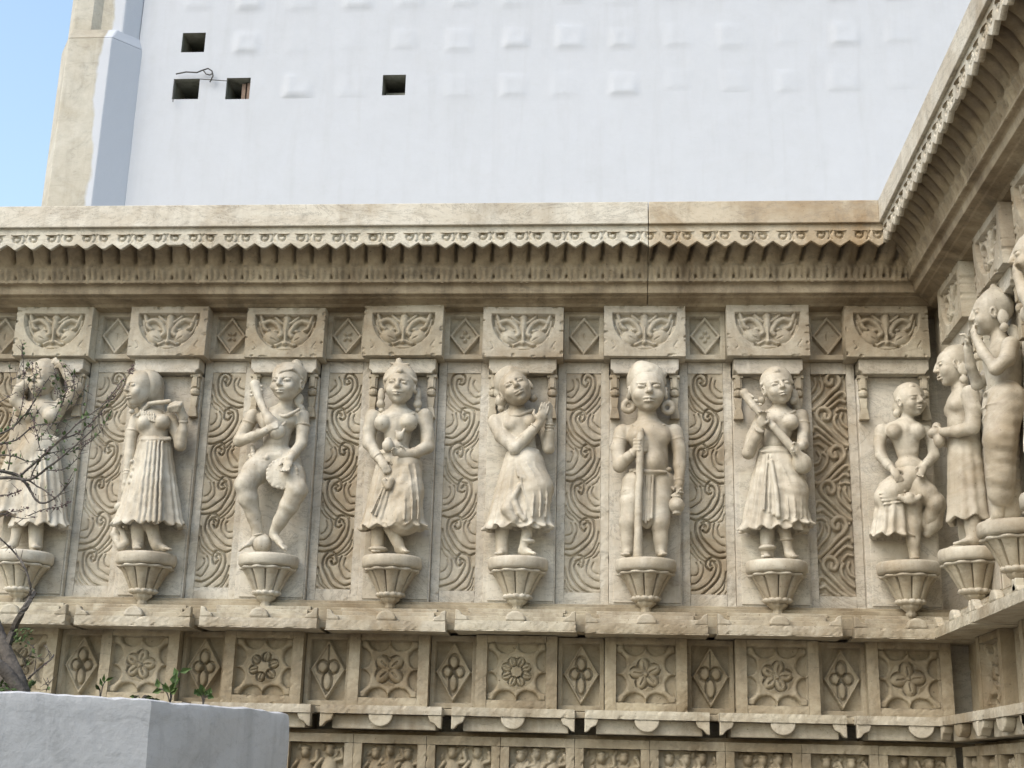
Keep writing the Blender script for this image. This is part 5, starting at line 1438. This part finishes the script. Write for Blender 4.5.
def f(c):
    c.head((0, -540, 62), 43, 57, -4, 4, 0, True)
    c.cone((0, -492, 46), 20, (0, -460, 40), 26); c.ell((0, -425, 38), (66, 38, 40), 14); c.cone((0, -410, 40), 48, (0, -330, 42), 38, 14); c.ell((0, -295, 42), (52, 44, 36), 10)
    c.ball((-30, -415, 68), 22, 9); c.ball((30, -415, 68), 22, 9)
    c.chain([(70, -435, 38, 26), (86, -385, 54, 22), (80, -362, 84, 20), (56, -430, 102, 17), (38, -480, 108, 13)]); c.hand((40, -476, 108), (18, -520, 116), (-1, -.3, 0), 26, .7)
    c.chain([(-70, -435, 38, 26), (-86, -370, 40, 22), (-88, -300, 48, 19), (-84, -230, 58, 14)]); c.hand((-84, -232, 58), (-82, -175, 66), (1, 0, .4), 27, .5)
    for s in (-1, 1): c.cone((s*36, -130, 46), 26, (s*36, (24,), 46), 19); c.foot((s*36, (24,), 46), (s*46, 'g', 98), 28)
part(r, cv, u, 'body', f)
def f(c):
    c.skirt((0, -340, 42), (0, -80, 46), 48, 80, 42, 60, 16, 2.4, 5, 4, True, 1); c.cone((-30, -336, 76), 7, (30, -336, 76), 7, 3)
    for q in range(4): c.cone((-24+q*16, -325, 84), 3.5, (-40+q*26, -100, 102), 4, 2)
part(r, cv, u, 'skirt', f)
def f(c):
    c.ell((0, -558, 46), (47, 46, 48), 4); c.ell((0, -540, 12), (22, 20, 26), 6)
    for s in (-1, 1): c.ell((s*46, -515, 42), (8, 16, 18), 2); c.ball((s*48, -485, 44), 12, 2)
part(r, cv, u, 'hair', f)

# ------------------------------------------------------------------ light
w = bpy.data.worlds.new('World'); scene.world = w; w.use_nodes = True; nt = w.node_tree
bg = nt.nodes['Background']; sky = nt.nodes.new('ShaderNodeTexSky'); sky.sky_type = 'NISHITA'; sky.sun_disc = False
SUN_EL, SUN_AZ = R(46), R(-138)     # azimuth clockwise from +Y: a veiled sun high behind the viewer's left
sky.sun_elevation = SUN_EL; sky.sun_rotation = SUN_AZ; sky.air_density = 1.7; sky.dust_density = 3.2; sky.ozone_density = 1.6
nt.links.new(sky.outputs[0], bg.inputs[0]); bg.inputs[1].default_value = .15
sd = bpy.data.lights.new('sun', 'SUN'); sun = bpy.data.objects.new('sun', sd); COL.objects.link(sun)
sd.energy = .8; sd.angle = R(32); sd.color = (1, .985, .955)
dirn = Vector((math.sin(SUN_AZ)*math.cos(SUN_EL), math.cos(SUN_AZ)*math.cos(SUN_EL), math.sin(SUN_EL)))
sun.rotation_euler = dirn.to_track_quat('Z', 'Y').to_euler()
scene.render.engine = 'CYCLES'
scene.view_settings.view_transform = 'Standard'; scene.view_settings.look = 'None'; scene.view_settings.gamma = 1
scene.view_settings.exposure = .94
